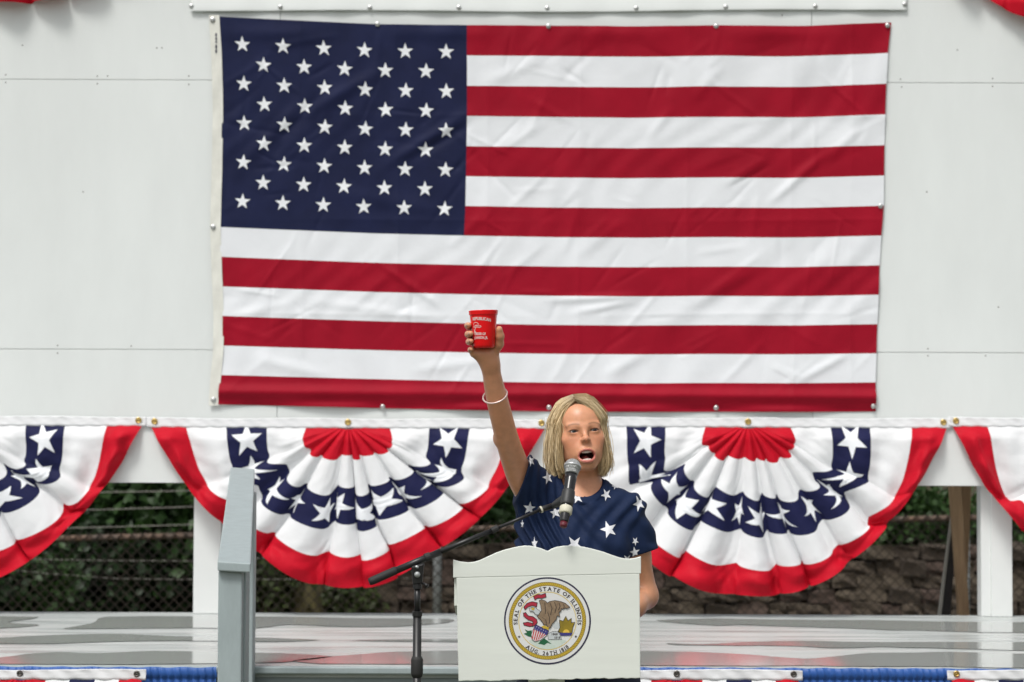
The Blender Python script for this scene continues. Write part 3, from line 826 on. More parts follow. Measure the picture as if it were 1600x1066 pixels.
shrub(40, 935, 5.6, 0.55, 0.3, 2600, 0.07, 1, 'low leafy plant by the fence foot at the left edge', 5)
shrub(400, 900, 6.2, 0.30, 0.42, 2000, 0.07, 2, 'mossy green bush just right of the grey handrail', 6)
shrub(555, 930, 6.35, 0.26, 0.32, 1500, 0.06, 2, 'small olive bush right of the mossy tree trunk', 8)
shrub(760, 800, 7.2, 0.75, 0.35, 3800, 0.07, 1, 'green bush on the bank behind the microphone boom', 9)
shrub(1120, 800, 7.3, 1.1, 0.35, 3500, 0.07, 1, 'green ground plants on the bank behind the right bunting', 10)
shrub(1440, 800, 7.2, 0.9, 0.33, 5200, 0.065, 1, 'leafy green plants over the stone wall left of the right post', 12)
shrub(1650, 800, 7.3, 0.7, 0.35, 2600, 0.065, 1, 'leafy green plants over the stone wall at the right edge', 13)
# one tree in view, others added unseen so their crowns shade the bank
def tree(px, Y, rad, hgt, label, seed, crown, n=16000):
    x = P(px, 900, Y).x
    r = thing('tree', label, 'tree', (x, Y, 0), 'trees behind the stage')
    R = random.Random(seed); mb = MB()
    pts = [Vector((x + R.uniform(-.04, .04) * k, Y + R.uniform(-.04, .04) * k, hgt * k / 5)) for k in range(6)]
    mb.tube([pts[0] - Vector((0, 0, 0.02))] + pts, [rad * 1.35] + [rad * (1.12 - 0.12 * k) for k in range(6)], 14)
    cs = []; rd = []
    for k in range(11):
        a = 2 * PI * k / 11 + R.uniform(-.3, .3); q = R.uniform(0.45, 1.0)
        e = pts[-1] + Vector((math.cos(a) * crown * q, math.sin(a) * crown * q * 0.9, R.uniform(-0.5, 1.8)))
        b = pts[R.choice((3, 4, 5))]
        mb.tube([b, b.lerp(e, 0.5) + Vector((0, 0, 0.35)), e], [rad * 0.45, rad * 0.25, rad * 0.08], 7)
        cs.append(tuple(e)); rd.append((crown * 0.55, crown * 0.5, 0.8))
    mb.build('trunk', M['bark'], r, True)
    leaves('crown', cs, rd, n, 0.17, LM[seed % 2], r, seed=seed)
tree(487, 6.3, 0.135, 4.2, 'tree with mossy yellowish trunk behind the left bunting', 41, 2.4)
tree(-120, 9.0, 0.22, 4.4, 'tall shade tree added far left behind the fence', 42, 2.8)
tree(1000, 9.5, 0.22, 4.6, 'tall shade tree added behind the white wall and the speaking woman', 43, 2.8)
tree(1700, 9.0, 0.22, 4.4, 'tall shade tree added far right behind the fence', 44, 2.6)

# timber props that hold up the wall
M['timber'] = mat('weathered brown timber', (0.56, 0.38, 0.22), 0.75, c2=(0.36, 0.23, 0.13), vscale=5, bump=0.3, bscale=18, stretch=(8, 8, 0.7))
M['grey_timber'] = mat('greyed timber', (0.60, 0.59, 0.53), 0.8, c2=(0.42, 0.41, 0.37), vscale=6, stretch=(8, 8, 0.7))
M['dark_board'] = mat('dark grey board', (0.045, 0.042, 0.042), 0.7, var=0.2, vscale=8)
def prop(name, label, a0, a1, b0, b1, Y, depth, m):
    """slanting board between two photo rows (left/right edge top, left/right edge bottom), footed on the ground"""
    t0, t1, u0, u1 = P(*a0, Y), P(*a1, Y), P(*b0, Y), P(*b1, Y)
    f = u0.z / (t0.z - u0.z)
    g0, g1 = u0 + (u0 - t0) * f, u1 + (u1 - t1) * f
    g0.z = g1.z = 0
    lo = thing(name, label, 'timber prop', (g0.x, Y, 0), 'timber props behind the wall')
    dv = Vector((0, depth, 0)); up = (t0 - u0) * 0.35
    o = MB().hexa([g0, g1, g1 + dv, g0 + dv, t0 + up, t1 + up, t1 + up + dv, t0 + up + dv]).build('board', m, lo)
    bevel(o, 0.006); return lo
prop('timber_prop', 'brown timber prop beside the right post', (1484, 762), (1503, 762), (1499, 966), (1516, 966), 0.55, 0.05, M['timber'])
prop('timber_prop', 'darker timber prop half hidden behind the brown one', (1502, 764), (1519, 764), (1496, 966), (1510, 966), 0.72, 0.04, M['timber'])
prop('timber_prop', 'thin pale grey slanting strut left of the brown timber prop', (1489, 780), (1492, 780), (1465, 966), (1470, 966), 0.66, 0.02, M['grey_timber'])
prop('timber_prop', 'dark slanting board behind the pale strut', (1490, 790), (1494, 790), (1471, 966), (1484, 966), 0.70, 0.03, M['dark_board'])  # dark board set along the pale strut as its dark side
# ================================================================== LECTERN WITH SEAL
LY = -4.03
lect = thing('lectern', 'small white painted wooden lectern with a round state seal', 'lectern', (P(855, 1060, LY).x, LY + 0.15, 0))
crest = [(708, 875), (720, 878), (732, 879.2), (741, 878.3), (749, 876), (761, 870.5), (774, 864.4), (788, 859.5), (802, 856), (811, 854), (819, 853), (829, 853.4), (838, 855), (847, 857.8), (855.9, 861.5),
         (862, 857.8), (869.6, 855), (880, 853.3), (891, 853), (902, 853.6), (912, 854.8), (928, 858.5), (944, 863), (957, 867.8), (969, 871.8), (977, 873.2), (984, 873.5), (993, 872.2), (1001.7, 869.7)]
def slab(name, top, bottom, y0, y1, m, parent):
    """upright board: profile of photo pixels (top row left to right, bottom row left to right) given a thickness"""
    mb = MB(); n = len(top)
    fr = [P(a_, b_, y0) for a_, b_ in top]; bo = [P(a_, b_, y0) for a_, b_ in bottom]
    V = [(p.x, y0, p.z) for p in fr] + [(p.x, y0, p.z) for p in bo] + [(p.x, y1, p.z) for p in fr] + [(p.x, y1, p.z) for p in bo]
    F = []
    for i in range(n - 1):
        F += [(n+i, n+i+1, i+1, i), (2*n+i, 2*n+i+1, 3*n+i+1, 3*n+i), (i, i+1, 2*n+i+1, 2*n+i), (n+i, 3*n+i, 3*n+i+1, n+i+1)]
    F += [(0, 2*n, 3*n, n), (n-1, 2*n-1, 4*n-1, 3*n-1)]
    return recalc(mb.add(V, F).build(name, m, parent))
def lerp_bot(top, y0, y1):
    return [(a_, y0 + (y1 - y0) * (a_ - top[0][0]) / (top[-1][0] - top[0][0])) for a_, _ in top]
bevel(slab('crest_board', crest, lerp_bot(crest, 903, 896.5), LY - 0.0024, LY + 0.017, M['lectern'], lect), 0.002, 3)
# lower board, with a slightly chipped bottom edge
pt = [(713 + (999.3 - 713) * k / 40, 903 - 6.5 * k / 40 - 0.2) for k in range(41)]
rr = random.Random(4)
pb = [(716.5 + (1000.8 - 716.5) * k / 40, 1065 - 5.5 * k / 40 + (0 if k in (0, 40) else rr.uniform(-1.0, 0.9))) for k in range(41)]
front = bevel(slab('front_panel', pt, pb, LY - 0.0018, LY + 0.017, M['lectern'], lect), 0.002, 2)
# box behind: sides, sloping desk, shelf, pedestal
def zx(px, py, Y): return P(px, py, Y)
xl, xr = P(709.5, 930, LY).x, P(1000.3, 930, LY).x
zt, zb = P(855, 905, LY).z, P(855, 1056, LY).z
for x in (xl, xr - 0.016):
    MB().hexa([(x, LY + 0.018, zb + 0.19 if x == xl else zb + 0.01), (x + 0.016, LY + 0.018, zb + 0.19 if x == xl else zb + 0.01), (x + 0.016, LY + 0.22, zb + 0.15), (x, LY + 0.22, zb + 0.15),
               (x, LY + 0.018, zt), (x + 0.016, LY + 0.018, zt), (x + 0.016, LY + 0.22, zt - 0.09), (x, LY + 0.22, zt - 0.09)]).build('side_board', M['lectern'], lect)
MB().hexa([(xl + 0.017, LY + 0.019, zt - 0.03), (xr - 0.017, LY + 0.019, zt - 0.03), (xr - 0.017, LY + 0.22, zt - 0.12), (xl + 0.017, LY + 0.22, zt - 0.12),
           (xl + 0.017, LY + 0.019, zt - 0.012), (xr - 0.017, LY + 0.019, zt - 0.012), (xr - 0.017, LY + 0.22, zt - 0.102), (xl + 0.017, LY + 0.22, zt - 0.102)]).build('desk_top', M['lectern'], lect)
MB().box((xl + 0.017, LY + 0.018, zb + 0.01), (xr - 0.017, LY + 0.22, zb + 0.026)).build('shelf', M['lectern'], lect)
xc = (xl + xr) / 2
MB().box((xc - 0.05, LY + 0.05, 0.03), (xc + 0.05, LY + 0.14, zb + 0.009)).build('pedestal', M['lectern'], lect)
bevel(MB().box((xc - 0.22, LY - 0.06, 0), (xc + 0.22, LY + 0.25, 0.03)).build('base', M['lectern'], lect), 0.004)

# ---- the seal
M['s_navy'] = mat('print navy', (0.022, 0.020, 0.055), 0.5)
M['s_white'] = mat('print white', (0.72, 0.73, 0.72), 0.5)
M['s_gold'] = mat('print gold', (0.56, 0.39, 0.035), 0.5)
M['s_gold2'] = mat('print pale gold', (0.66, 0.50, 0.13), 0.5)
M['s_rope'] = mat('print rope shade', (0.17, 0.125, 0.02), 0.5)
M['s_red'] = mat('print red', (0.40, 0.02, 0.045), 0.5)
M['s_red2'] = mat('print bright red', (0.56, 0.06, 0.07), 0.5)
M['s_brown'] = mat('print brown', (0.20, 0.135, 0.080), 0.5, c2=(0.30, 0.215, 0.135), vscale=90)
M['s_dark'] = mat('print outline', (0.035, 0.022, 0.02), 0.5)
M['s_green'] = mat('print green', (0.010, 0.115, 0.045), 0.5)
M['s_grass'] = mat('print pale green', (0.52, 0.63, 0.55), 0.5, c2=(0.62, 0.68, 0.63), vscale=120)
M['s_olive'] = mat('print olive', (0.31, 0.22, 0.015), 0.5, c2=(0.22, 0.16, 0.012), vscale=60)
M['s_sun'] = mat('print yellow', (0.75, 0.50, 0.07), 0.5)
M['s_grey'] = mat('print grey', (0.53, 0.57, 0.58), 0.5)
M['s_blue'] = mat('print blue', (0.045, 0.04, 0.20), 0.5)
SC = P(855.4, 970.2, LY - 0.0018); SR = (P(855.4 + 67.9, 970.2, LY).x - SC.x)
def sp(x, y, lay):   # unit seal coordinates -> world, lay = print layer
    return (SC.x + x * SR, SC.y - 0.0006 - 0.00035 * lay, SC.z + y * SR)
def zs_(p): return ((p[0] - 502) / 452.0, -(p[1] - 532) / 452.0)
def disc(name, r, lay, m, parent, n=96):
    return mesh(name, [sp(r * math.cos(2*PI*k/n), r * math.sin(2*PI*k/n), lay) for k in range(n)], [tuple(range(n))], m, parent)
def annulus(name, r0, r1, lay, m, parent, n=120):
    V = [sp(r * math.cos(2*PI*k/n), r * math.sin(2*PI*k/n), lay) for r in (r0, r1) for k in range(n)]
    return mesh(name, V, [(k, (k+1) % n, n + (k+1) % n, n + k) for k in range(n)], m, parent)
seal = disc('state_seal', 1.0, 0, M['s_navy'], lect); seal['label'] = 'round state seal with eagle, shield and rope border'
annulus('white_ring', 0.885, 0.962, 1, M['s_white'], seal)
annulus('rope_edge', 0.80, 0.89, 1.5, M['s_rope'], seal)
annulus('rope_border', 0.812, 0.878, 2, M['s_gold'], seal)
mb = MB()
for k in range(110):
    a_ = 2 * PI * k / 110; w_ = 0.010
    q = [(0.814, a_), (0.814, a_ + w_), (0.876, a_ + 0.055 + w_), (0.876, a_ + 0.055)]
    mb.add([sp(r * math.cos(b), r * math.sin(b), 3) for r, b in q], [(0, 1, 2, 3)])
mb.build('rope_strands', M['s_rope'], seal)
disc('white_field', 0.80, 2, M['s_white'], seal)
annulus('inner_gold_ring', 0.652, 0.668, 3, M['s_gold2'], seal)
def poly(name, pts, lay, m, outline=0.0):
    q = [zs_(p) for p in pts]
    o = mesh(name, [sp(x, y, lay) for x, y in q], [tuple(range(len(q)))], m, seal)
    if outline:
        mb = MB()
        for i in range(len(q)):
            a_ = Vector(q[i]); b_ = Vector(q[(i + 1) % len(q)]); d = (b_ - a_)
            if d.length < 1e-5: continue
            d.normalize(); nn = Vector((-d.y, d.x)) * outline; e = d * outline * 0.6
            mb.add([sp(*(a_ - nn - e), lay + 0.6), sp(*(b_ - nn + e), lay + 0.6), sp(*(b_ + nn + e), lay + 0.6), sp(*(a_ + nn - e), lay + 0.6)], [(0, 1, 2, 3)])
        mb.build(name + '_outline', M['s_dark'], seal)
    return o
poly('meadow', [(305, 735), (360, 725), (500, 728), (650, 722), (700, 735), (650, 785), (590, 815), (500, 828), (420, 815), (355, 785)], 3, M['s_grass'])
poly('branch', [(548, 580), (590, 555), (600, 530), (640, 585), (640, 612), (575, 612)], 3, M['s_grey'])
poly('rock', [(505, 665), (560, 640), (610, 640), (640, 690), (648, 725), (510, 725)], 4, M['s_grey'], 0.004)
poly('wheat_sheaf', [(612, 645), (632, 600), (625, 520), (665, 535), (692, 483), (715, 530), (750, 505), (750, 550), (785, 545), (765, 600), (757, 655), (640, 655)], 5, M['s_olive'], 0.006)
poly('water', [(625, 655), (762, 655), (750, 683), (642, 686)], 6.5, M['s_blue'])
poly('rising_sun', [(697 + 34 * math.cos(a_), 653 - 34 * math.sin(a_)) for a_ in np.linspace(0, PI, 14)], 6.5, M['s_sun'])
poly('ribbon', [(355, 278), (400, 258), (440, 262), (480, 245), (488, 285), (440, 300), (400, 296), (370, 316)], 5, M['s_red'], 0.007)
poly('ribbon', [(255, 390), (290, 350), (340, 333), (395, 345), (388, 388), (345, 374), (300, 388), (268, 417)], 5, M['s_red'], 0.007)
poly('ribbon', [(250, 452), (275, 445), (300, 480), (350, 488), (390, 515), (396, 550), (372, 580), (345, 588), (352, 560), (348, 537), (300, 522), (255, 485)], 5, M['s_red'], 0.007)
poly('ribbon', [(250, 553), (300, 545), (352, 560), (352, 588), (318, 592), (258, 578)], 4, M['s_red'], 0.007)
poly('leaf_spray', [(255, 665), (290, 655), (265, 620), (300, 636), (338, 630), (335, 700), (300, 692)], 4, M['s_green'])
poly('leaf_spray', [(405, 768), (430, 742), (470, 712), (500, 735), (545, 770), (500, 760), (470, 782), (430, 772)], 4, M['s_green'])
poly('shield', [(380, 570), (515, 635), (487, 690), (430, 732), (370, 748), (340, 722), (335, 670), (355, 620)], 6, M['s_white'], 0.005)
poly('shield_chief', [(380, 572), (514, 636), (494, 680), (358, 618)], 7.5, M['s_blue'])
for k in range(6):
    t0 = (k + 0.05) / 6; t1 = (k + 0.55) / 6
    T = lambda t: (358 + (494 - 358) * t, 618 + (680 - 618) * t)
    B = lambda t: (338 + (452 - 338) * t, 715 + 32 * math.sin(PI * min(1, t * 1.15)) * 0.9 - 8 * t)
    poly('shield_stripe', [T(t0), T(t1), B(t1), B(t0)], 7.5, M['s_red2'])
for i in range(5):
    for j in range(2):
        cx, cy = 388 + i * 24 - j * 14, 594 + i * 11.5 + j * 22
        poly('shield_star', [(cx + (6 if q % 2 == 0 else 2.6) * math.cos(q * PI / 5), cy + (6 if q % 2 == 0 else 2.6) * math.sin(q * PI / 5)) for q in range(10)], 8.2, M['s_white'])
poly('eagle_body', [(415, 322), (440, 312), (480, 325), (500, 347), (525, 330), (580, 320), (640, 330), (690, 350), (735, 390), (718, 396), (700, 402), (686, 398), (660, 408), (645, 404), (640, 430), (620, 440), (630, 490), (610, 478), (600, 480), (596, 505), (590, 520), (576, 530), (570, 545), (552, 556),
     (545, 575), (538, 590), (530, 607), (510, 600), (490, 570), (465, 575), (450, 545), (420, 510), (395, 490), (410, 460), (440, 425), (430, 370)], 9, M['s_brown'], 0.006)
for q in ([(470, 340), (478, 420), (474, 460)], [(525, 345), (545, 400), (530, 470)], [(570, 335), (590, 390), (575, 450)], [(620, 345), (628, 380), (612, 420)], [(500, 440), (520, 500), (516, 560)], [(440, 490), (480, 520), (490, 560)], [(660, 355), (672, 378), (668, 400)]):
    poly('feather_line', q + [(x_ + 7, y_ + 2) for x_, y_ in reversed(q)], 10, M['s_dark'])
poly('eagle_head', [(308, 405), (340, 390), (380, 398), (430, 435), (408, 470), (380, 465), (350, 432), (318, 428)], 10.5, M['s_grey'], 0.004)
poly('eagle_beak', [(330, 396), (368, 396), (362, 424), (338, 416)], 11.6, M['s_gold'])
poly('eagle_claw', [(440, 590), (470, 578), (515, 600), (512, 632), (490, 612), (462, 612)], 9.8, M['s_gold'])
for sx, sy in ((208, 697), (797, 693)):
    poly('seal_star', [(sx + (16 if q % 2 == 0 else 6.5) * math.sin(q * PI / 5), sy - (16 if q % 2 == 0 else 6.5) * math.cos(q * PI / 5)) for q in range(10)], 4, M['s_navy'])

def text2d(body, size=1.0, fat=0.0):
    cu = bpy.data.curves.new('lettering', 'FONT'); cu.body = body; cu.size = size; cu.offset = fat; cu.resolution_u = 3
    ob = bpy.data.objects.new('lettering', cu); col.objects.link(ob)
    dg = bpy.context.evaluated_depsgraph_get(); me = ob.evaluated_get(dg).to_mesh()
    V = np.array([v.co[:2] for v in me.vertices]); F = [tuple(p.vertices) for p in me.polygons]
    ob.evaluated_get(dg).to_mesh_clear(); bpy.data.objects.remove(ob); bpy.data.curves.remove(cu)
    return V, F
def glyphs(body, size, fat, gap=1.0):
    """letters one by one with wider spacing and small slab serifs on the upright strokes"""
    out = []; x = 0.0
    for ch in body:
        if ch == ' ': x += size * 0.42 * gap; continue
        V, F = text2d(ch, size, fat)
        mn, mx = V[:, 0].min(), V[:, 0].max(); V[:, 0] += x - mn
        out.append((V, F)); w_ = mx - mn
        hh = V[:, 1].max()
        ser = {'E': [(0, 0)], 'L': [(0, 0)], 'I': [(0, 0), (0, 1)], 'F': [(0, 0)], 'T': [(.5, 0)], 'H': [(0, 0), (0, 1), (1, 0), (1, 1)], 'N': [(0, 0), (0, 1), (1, 1)], 'A': [(0, 0), (1, 0)], '1': [(.7, 0)], 'U': [(0, 1), (1, 1)]}.get(ch, [])
        for fx, fy in ser:
            cx = x + (w_ * fx if fx == .5 or fx == .7 else (size * 0.07 if fx == 0 else w_ - size * 0.07)); cy = hh * fy; s2 = size * 0.15; t2 = size * 0.035
            out.append((np.array([(cx - s2, cy - t2), (cx + s2, cy - t2), (cx + s2, cy + t2), (cx - s2, cy + t2)]), [(0, 1, 2, 3)]))
        x += w_ + size * 0.20 * gap
    return out, x - size * 0.20 * gap
def arc_text(name, body, size, fat, r, mid, span, inward, lay, m):
    G, wdt = glyphs(body, size, fat)
    mb = MB(); k = span / wdt
    for V, F in G:
        q = []
        for x, y in V:
            if inward: a_ = mid + (x - wdt / 2) * k; rad = r - y        # tops towards the centre
            else: a_ = mid - (x - wdt / 2) * k; rad = r + y
            q.append(sp(rad * math.cos(a_), rad * math.sin(a_), lay))
        mb.add(q, F)
    mb.build(name, m, seal)
arc_text('seal_lettering', 'SEAL OF THE STATE OF ILLINOIS', 0.122, 0.0026, 0.694, PI / 2, math.radians(194), False, 4, M['s_dark'])
arc_text('seal_lettering', 'AUG. 26TH 1818', 0.122, 0.0026, 0.786, -PI / 2, math.radians(79), True, 4, M['s_dark'])
for body, x, y in (('1868', 540, 680), ('1818', 568, 716)):
    V, F = text2d(body, 0.075, 0.001)
    mesh('rock_lettering', [sp(*(np.array(zs_((x, y))) + v), 5.2) for v in V], F, M['s_dark'], seal)

# ================================================================== MICROPHONE ON BOOM STAND
MY = -4.09
stand = thing('microphone_stand', 'black boom microphone stand left of the lectern', 'microphone stand', (P(652, 1000, MY).x, MY, 0))
sx = P(652, 960, MY).x
zc = P(652, 896, MY).z
def pz(py): return P(652, py, MY).z
MB().tube([(sx, MY, pz(918)), (sx, MY, pz(958))], 0.0085, 14).build('upper_tube', M['black'], stand, True)
MB().tube([(sx, MY, pz(956)), (sx, MY, 0.05)], 0.0118, 14).build('lower_tube', M['black'], stand, True)
MB().tube([(sx, MY, pz(955)), (sx, MY, pz(963))], 0.0138, 14).build('clutch_collar', M['black'], stand)
MB().tube([(sx, MY, pz(1026)), (sx, MY, pz(1031)), (sx, MY, pz(1052)), (sx, MY, pz(1058))], [0.0135, 0.0165, 0.0165, 0.0135], 16).build('height_clutch', M['rubber'], stand, True)
# swivel head
sw = MB()
a_ = P(643, 885, MY); b_ = P(663, 880, MY); c_ = P(660, 912, MY); d_ = P(645, 914, MY)
sw.hexa([d_ + Vector((0, -.011, 0)), c_ + Vector((0, -.011, 0)), c_ + Vector((0, .011, 0)), d_ + Vector((0, .011, 0)), a_ + Vector((0, -.016, 0)), b_ + Vector((0, -.016, 0)), b_ + Vector((0, .016, 0)), a_ + Vector((0, .016, 0))])
bevel(sw.build('swivel_head', M['black'], stand), 0.004)
MB().dome(P(652, 898, MY - 0.016), (0, -1, 0), 0.0085, 0.006, 16, 3).build('swivel_bolt', M['galv'], stand, True)
MB().tube([P(652, 885, MY - 0.016), P(651, 887.5, MY - 0.0185)], 0.005, 8).build('swivel_plate', M['galv'], stand)
MB().tube([P(655, 910, MY), P(665, 913, MY - 0.012), P(668, 916.5, MY - 0.016)], [0.0035, 0.003, 0.0062], 10).build('tilt_knob', M['black'], stand, True)
MB().tube([(sx, MY, pz(913)), (sx, MY, pz(920))], 0.0125, 14).build('swivel_collar', M['black'], stand)
# boom, rising to the right and away
TIP_Y = -3.985
def bp(px, py):
    f = (px - 577) / (852 - 577); return P(px, py, MY - 0.012 + (TIP_Y - MY + 0.012) * f)
MB().tube([bp(577, 909.5), bp(581, 908), bp(617, 892), bp(620, 891)], [0.0095, 0.0112, 0.0112, 0.0095], 16).build('counterweight', M['rubber'], stand, True)
MB().tube([bp(618, 892), bp(688, 862.5)], 0.0098, 14).build('boom_sleeve', M['black'], stand, True)
MB().tube([bp(664, 872), bp(672, 869)], 0.0118, 14).build('boom_clutch', M['rubber'], stand)
MB().tube([bp(684, 864), bp(772, 827.5)], 0.0068, 12).build('boom_tube', M['black'], stand, True)
MB().tube([bp(768, 829.5), bp(778, 825)], 0.0092, 12).build('boom_clutch', M['rubber'], stand)
MB().tube([bp(776, 826), bp(846, 796)], 0.0045, 10).build('boom_rod', M['black'], stand, True)
for k in range(3):
    an = PI / 2 + 2 * PI * k / 3 + 0.35
    MB().tube([(sx, MY, 0.16), (sx + math.cos(an) * 0.12, MY + math.sin(an) * 0.12, 0.09), (sx + math.cos(an) * 0.32, MY + math.sin(an) * 0.32, 0.012)], [0.009, 0.009, 0.009], 10).build('leg', M['black'], stand, True)
# clip
HB = P(894.5, 729.5, -3.985); TE = P(880.0, 824, -4.075)     # ball centre, tail end
ax = (TE - HB).normalized(); Lm = (TE - HB).length
def mp(f): return HB.lerp(TE, f)
MB().tube([bp(842, 797.5), bp(846, 796), bp(866, 790)], [0.0075, 0.0085, 0.0085], 12).build('thread_adapter', M['black'], stand, True)
MB().tube([bp(844.5, 796.8), bp(847, 795.8)], 0.0098, 14).build('adapter_ring', M['ringwhite'], stand, True)
g0 = bp(864, 791); g1 = mp(0.44); g2 = mp(0.62)
cl = MB()
cl.tube([g0, g0.lerp(g1, 0.35) + Vector((0, 0, -0.004)), g0.lerp(mp(0.53), 0.8)], [0.0085, 0.0125, 0.016], 12)
cl.tube([mp(0.40), mp(0.44), mp(0.60), mp(0.64)], [0.0175, 0.0185, 0.0185, 0.0175], 20)
bevel(cl.build('microphone_clip', mat('clip rubber', (0.030, 0.031, 0.032), 0.5), stand, True), 0.001)

mic = thing('microphone', 'black handheld microphone with silver grille in the stand clip before her mouth', 'microphone', tuple(TE))
ball = MB(); prof = []
R = 0.0232
up = ax.orthogonal().normalized()
pts = []; rad = []
for k in range(13):
    a_ = PI * (0.02 + 0.70 * k / 12); pts.append(HB - ax * (R * math.cos(a_))); rad.append(R * math.sin(a_))
ball.tube(pts, rad, 28).build('grille', M['grille'], mic, True)
MB().tube([HB - ax * 0.004, HB + ax * 0.004], R * 1.035, 28).build('grille_band', mat('bright grille band', (0.55, 0.56, 0.56), 0.35, metal=0.6), mic, True)
MB().tube([HB + ax * R * 0.55, HB + ax * R * 0.62, HB + ax * R * 0.95, HB + ax * R * 1.05], [R * 0.80, R * 0.86, R * 0.80, R * 0.76], 24).build('collar', M['grille'], mic, True)
MB().tube([HB + ax * R * 1.0, mp(0.22), mp(0.55), mp(0.70), mp(0.90), mp(0.92)], [0.0172, 0.0165, 0.0148, 0.0138, 0.0128, 0.0115], 24).build('body', M['micblack'], mic, True)
MB().tube([mp(0.665), mp(0.68), mp(0.77), mp(0.785)], [0.0160, 0.0180, 0.0180, 0.0160], 24).build('tape_ring', M['ringwhite'], mic, True)
MB().tube([mp(0.92), mp(0.985), mp(1.0)], [0.0108, 0.0102, 0.007], 20).build('end_cap', M['micred'], mic, True)

# ================================================================== RED CUP
CY = -4.02
ct, cb = P(755, 485.5, CY), P(756.6, 544.5, CY)
cax = (ct - cb).normalized(); CH = (ct - cb).length
rt = (P(778, 487, CY).x - P(732, 487, CY).x) / 2; rb = rt * 0.745
cup = thing('red_cup', 'red plastic cup with white print held up high in her hand', 'cup', tuple(cb))
def cp(f): return cb + cax * CH * f
M['cup'] = mat('glossy red plastic', (0.80, 0.006, 0.010), 0.2, spec=0.5)
M['print'] = mat('white ink', (0.80, 0.66, 0.64), 0.5)
prof = [(0.012, 0.0), (0.0, rb * 0.76), (0.012, rb * 0.86), (0.035, rb * 0.945), (0.085, rb), (0.5, (rb + rt * 0.93) / 2), (0.885, rt * 0.93), (0.89, rt * 0.985), (0.955, rt * 0.99), (0.97, rt * 1.0), (0.99, rt * 1.0), (1.0, rt * 0.985), (0.995, rt * 0.95), (0.9, rt * 0.90), (0.1, rb * 0.93), (0.09, 0.0)]
u_ = Vector((1, 0, 0)); u_ = (u_ - cax * u_.dot(cax)).normalized(); v_ = cax.cross(u_)
n = 56; V = []; F = []
for f, r in prof:
    for k in range(n):
        a_ = 2 * PI * k / n; V.append(cp(f) + (u_ * math.cos(a_) + v_ * math.sin(a_)) * max(r, 1e-4))
for i in range(len(prof) - 1):
    for k in range(n): F.append((i*n+k, i*n+(k+1) % n, (i+1)*n+(k+1) % n, (i+1)*n+k))
o = mesh('cup_body', V, F, M['cup'], cup, True)
md = o.modifiers.new('edge', 'EDGE_SPLIT'); md.split_angle = math.radians(50)
def on_cup(s_, h, out=0.0006):
    """s_ arc length to the right of the side that faces the camera, h height 0..1"""
    r = rb + (rt * 0.93 - rb) * (h - 0.06) / 0.825 + out; a_ = s_ / r
    return cp(h) + (u_ * math.sin(a_) + v_ * (-math.cos(a_) if v_.y > 0 else math.cos(a_))) * r
def cup_text(body, size, fat, s0, h0, arc=0.0, wid=None):
    V, F = text2d(body, size, fat); x0, x1 = V[:, 0].min(), V[:, 0].max(); k = (wid / (x1 - x0)) if wid else 1
    mesh('cup_lettering', [on_cup(s0 + (x - x0) * k, h0 + y / CH - arc * ((x - x0) / (x1 - x0) - 0.25) ** 2) for x, y in V], F, M['print'], cup)
cup_text('REPUBLICAN', 0.0115, 0.0004, -rt * 0.82, 0.74, 0.10, rt * 1.36)
cup_text('ORDER OF', 0.0095, 0.0003, -rt * 0.70, 0.345, 0.02, rt * 0.84)
cup_text('JOHNSON, JR.', 0.0095, 0.0003, -rt * 0.74, 0.245, 0.02, rt * 1.02)
def cup_line(pts, wd=0.0007):
    V = []; F = []
    for i, (s_, h) in enumerate(pts):
        a_ = pts[max(i-1, 0)]; b_ = pts[min(i+1, len(pts)-1)]; dx, dy = b_[0] - a_[0], (b_[1] - a_[1]) * CH; L_ = math.hypot(dx, dy) + 1e-9
        nx_, ny_ = -dy / L_ * wd, dx / L_ * wd / CH
        V += [on_cup(s_ + nx_, h + ny_), on_cup(s_ - nx_, h - ny_)]
    for i in range(len(pts) - 1): F.append((2*i, 2*i+1, 2*i+3, 2*i+2))
    mesh('cup_drawing', V, F, M['print'], cup)
q = lambda x, y: ((x - 380) / 240.0 * rt, 1 - (y - 70) / 660.0)     # from the enlarged photo of the cup
cup_line([q(195, 330), q(205, 295), q(240, 280), q(275, 290), q(300, 315), q(290, 335), q(250, 330), q(220, 345)])
cup_line([q(190, 360), q(230, 345), q(290, 350), q(335, 345), q(345, 360), q(310, 375), q(260, 365), q(200, 372)])
cup_line([q(245, 375), q(228, 405), q(212, 430), q(200, 470)]); cup_line([q(205, 400), q(215, 430), q(235, 455), q(262, 468)]); cup_line([q(195, 470), q(215, 440), q(235, 440), q(225, 465), q(270, 470)], 0.0011)
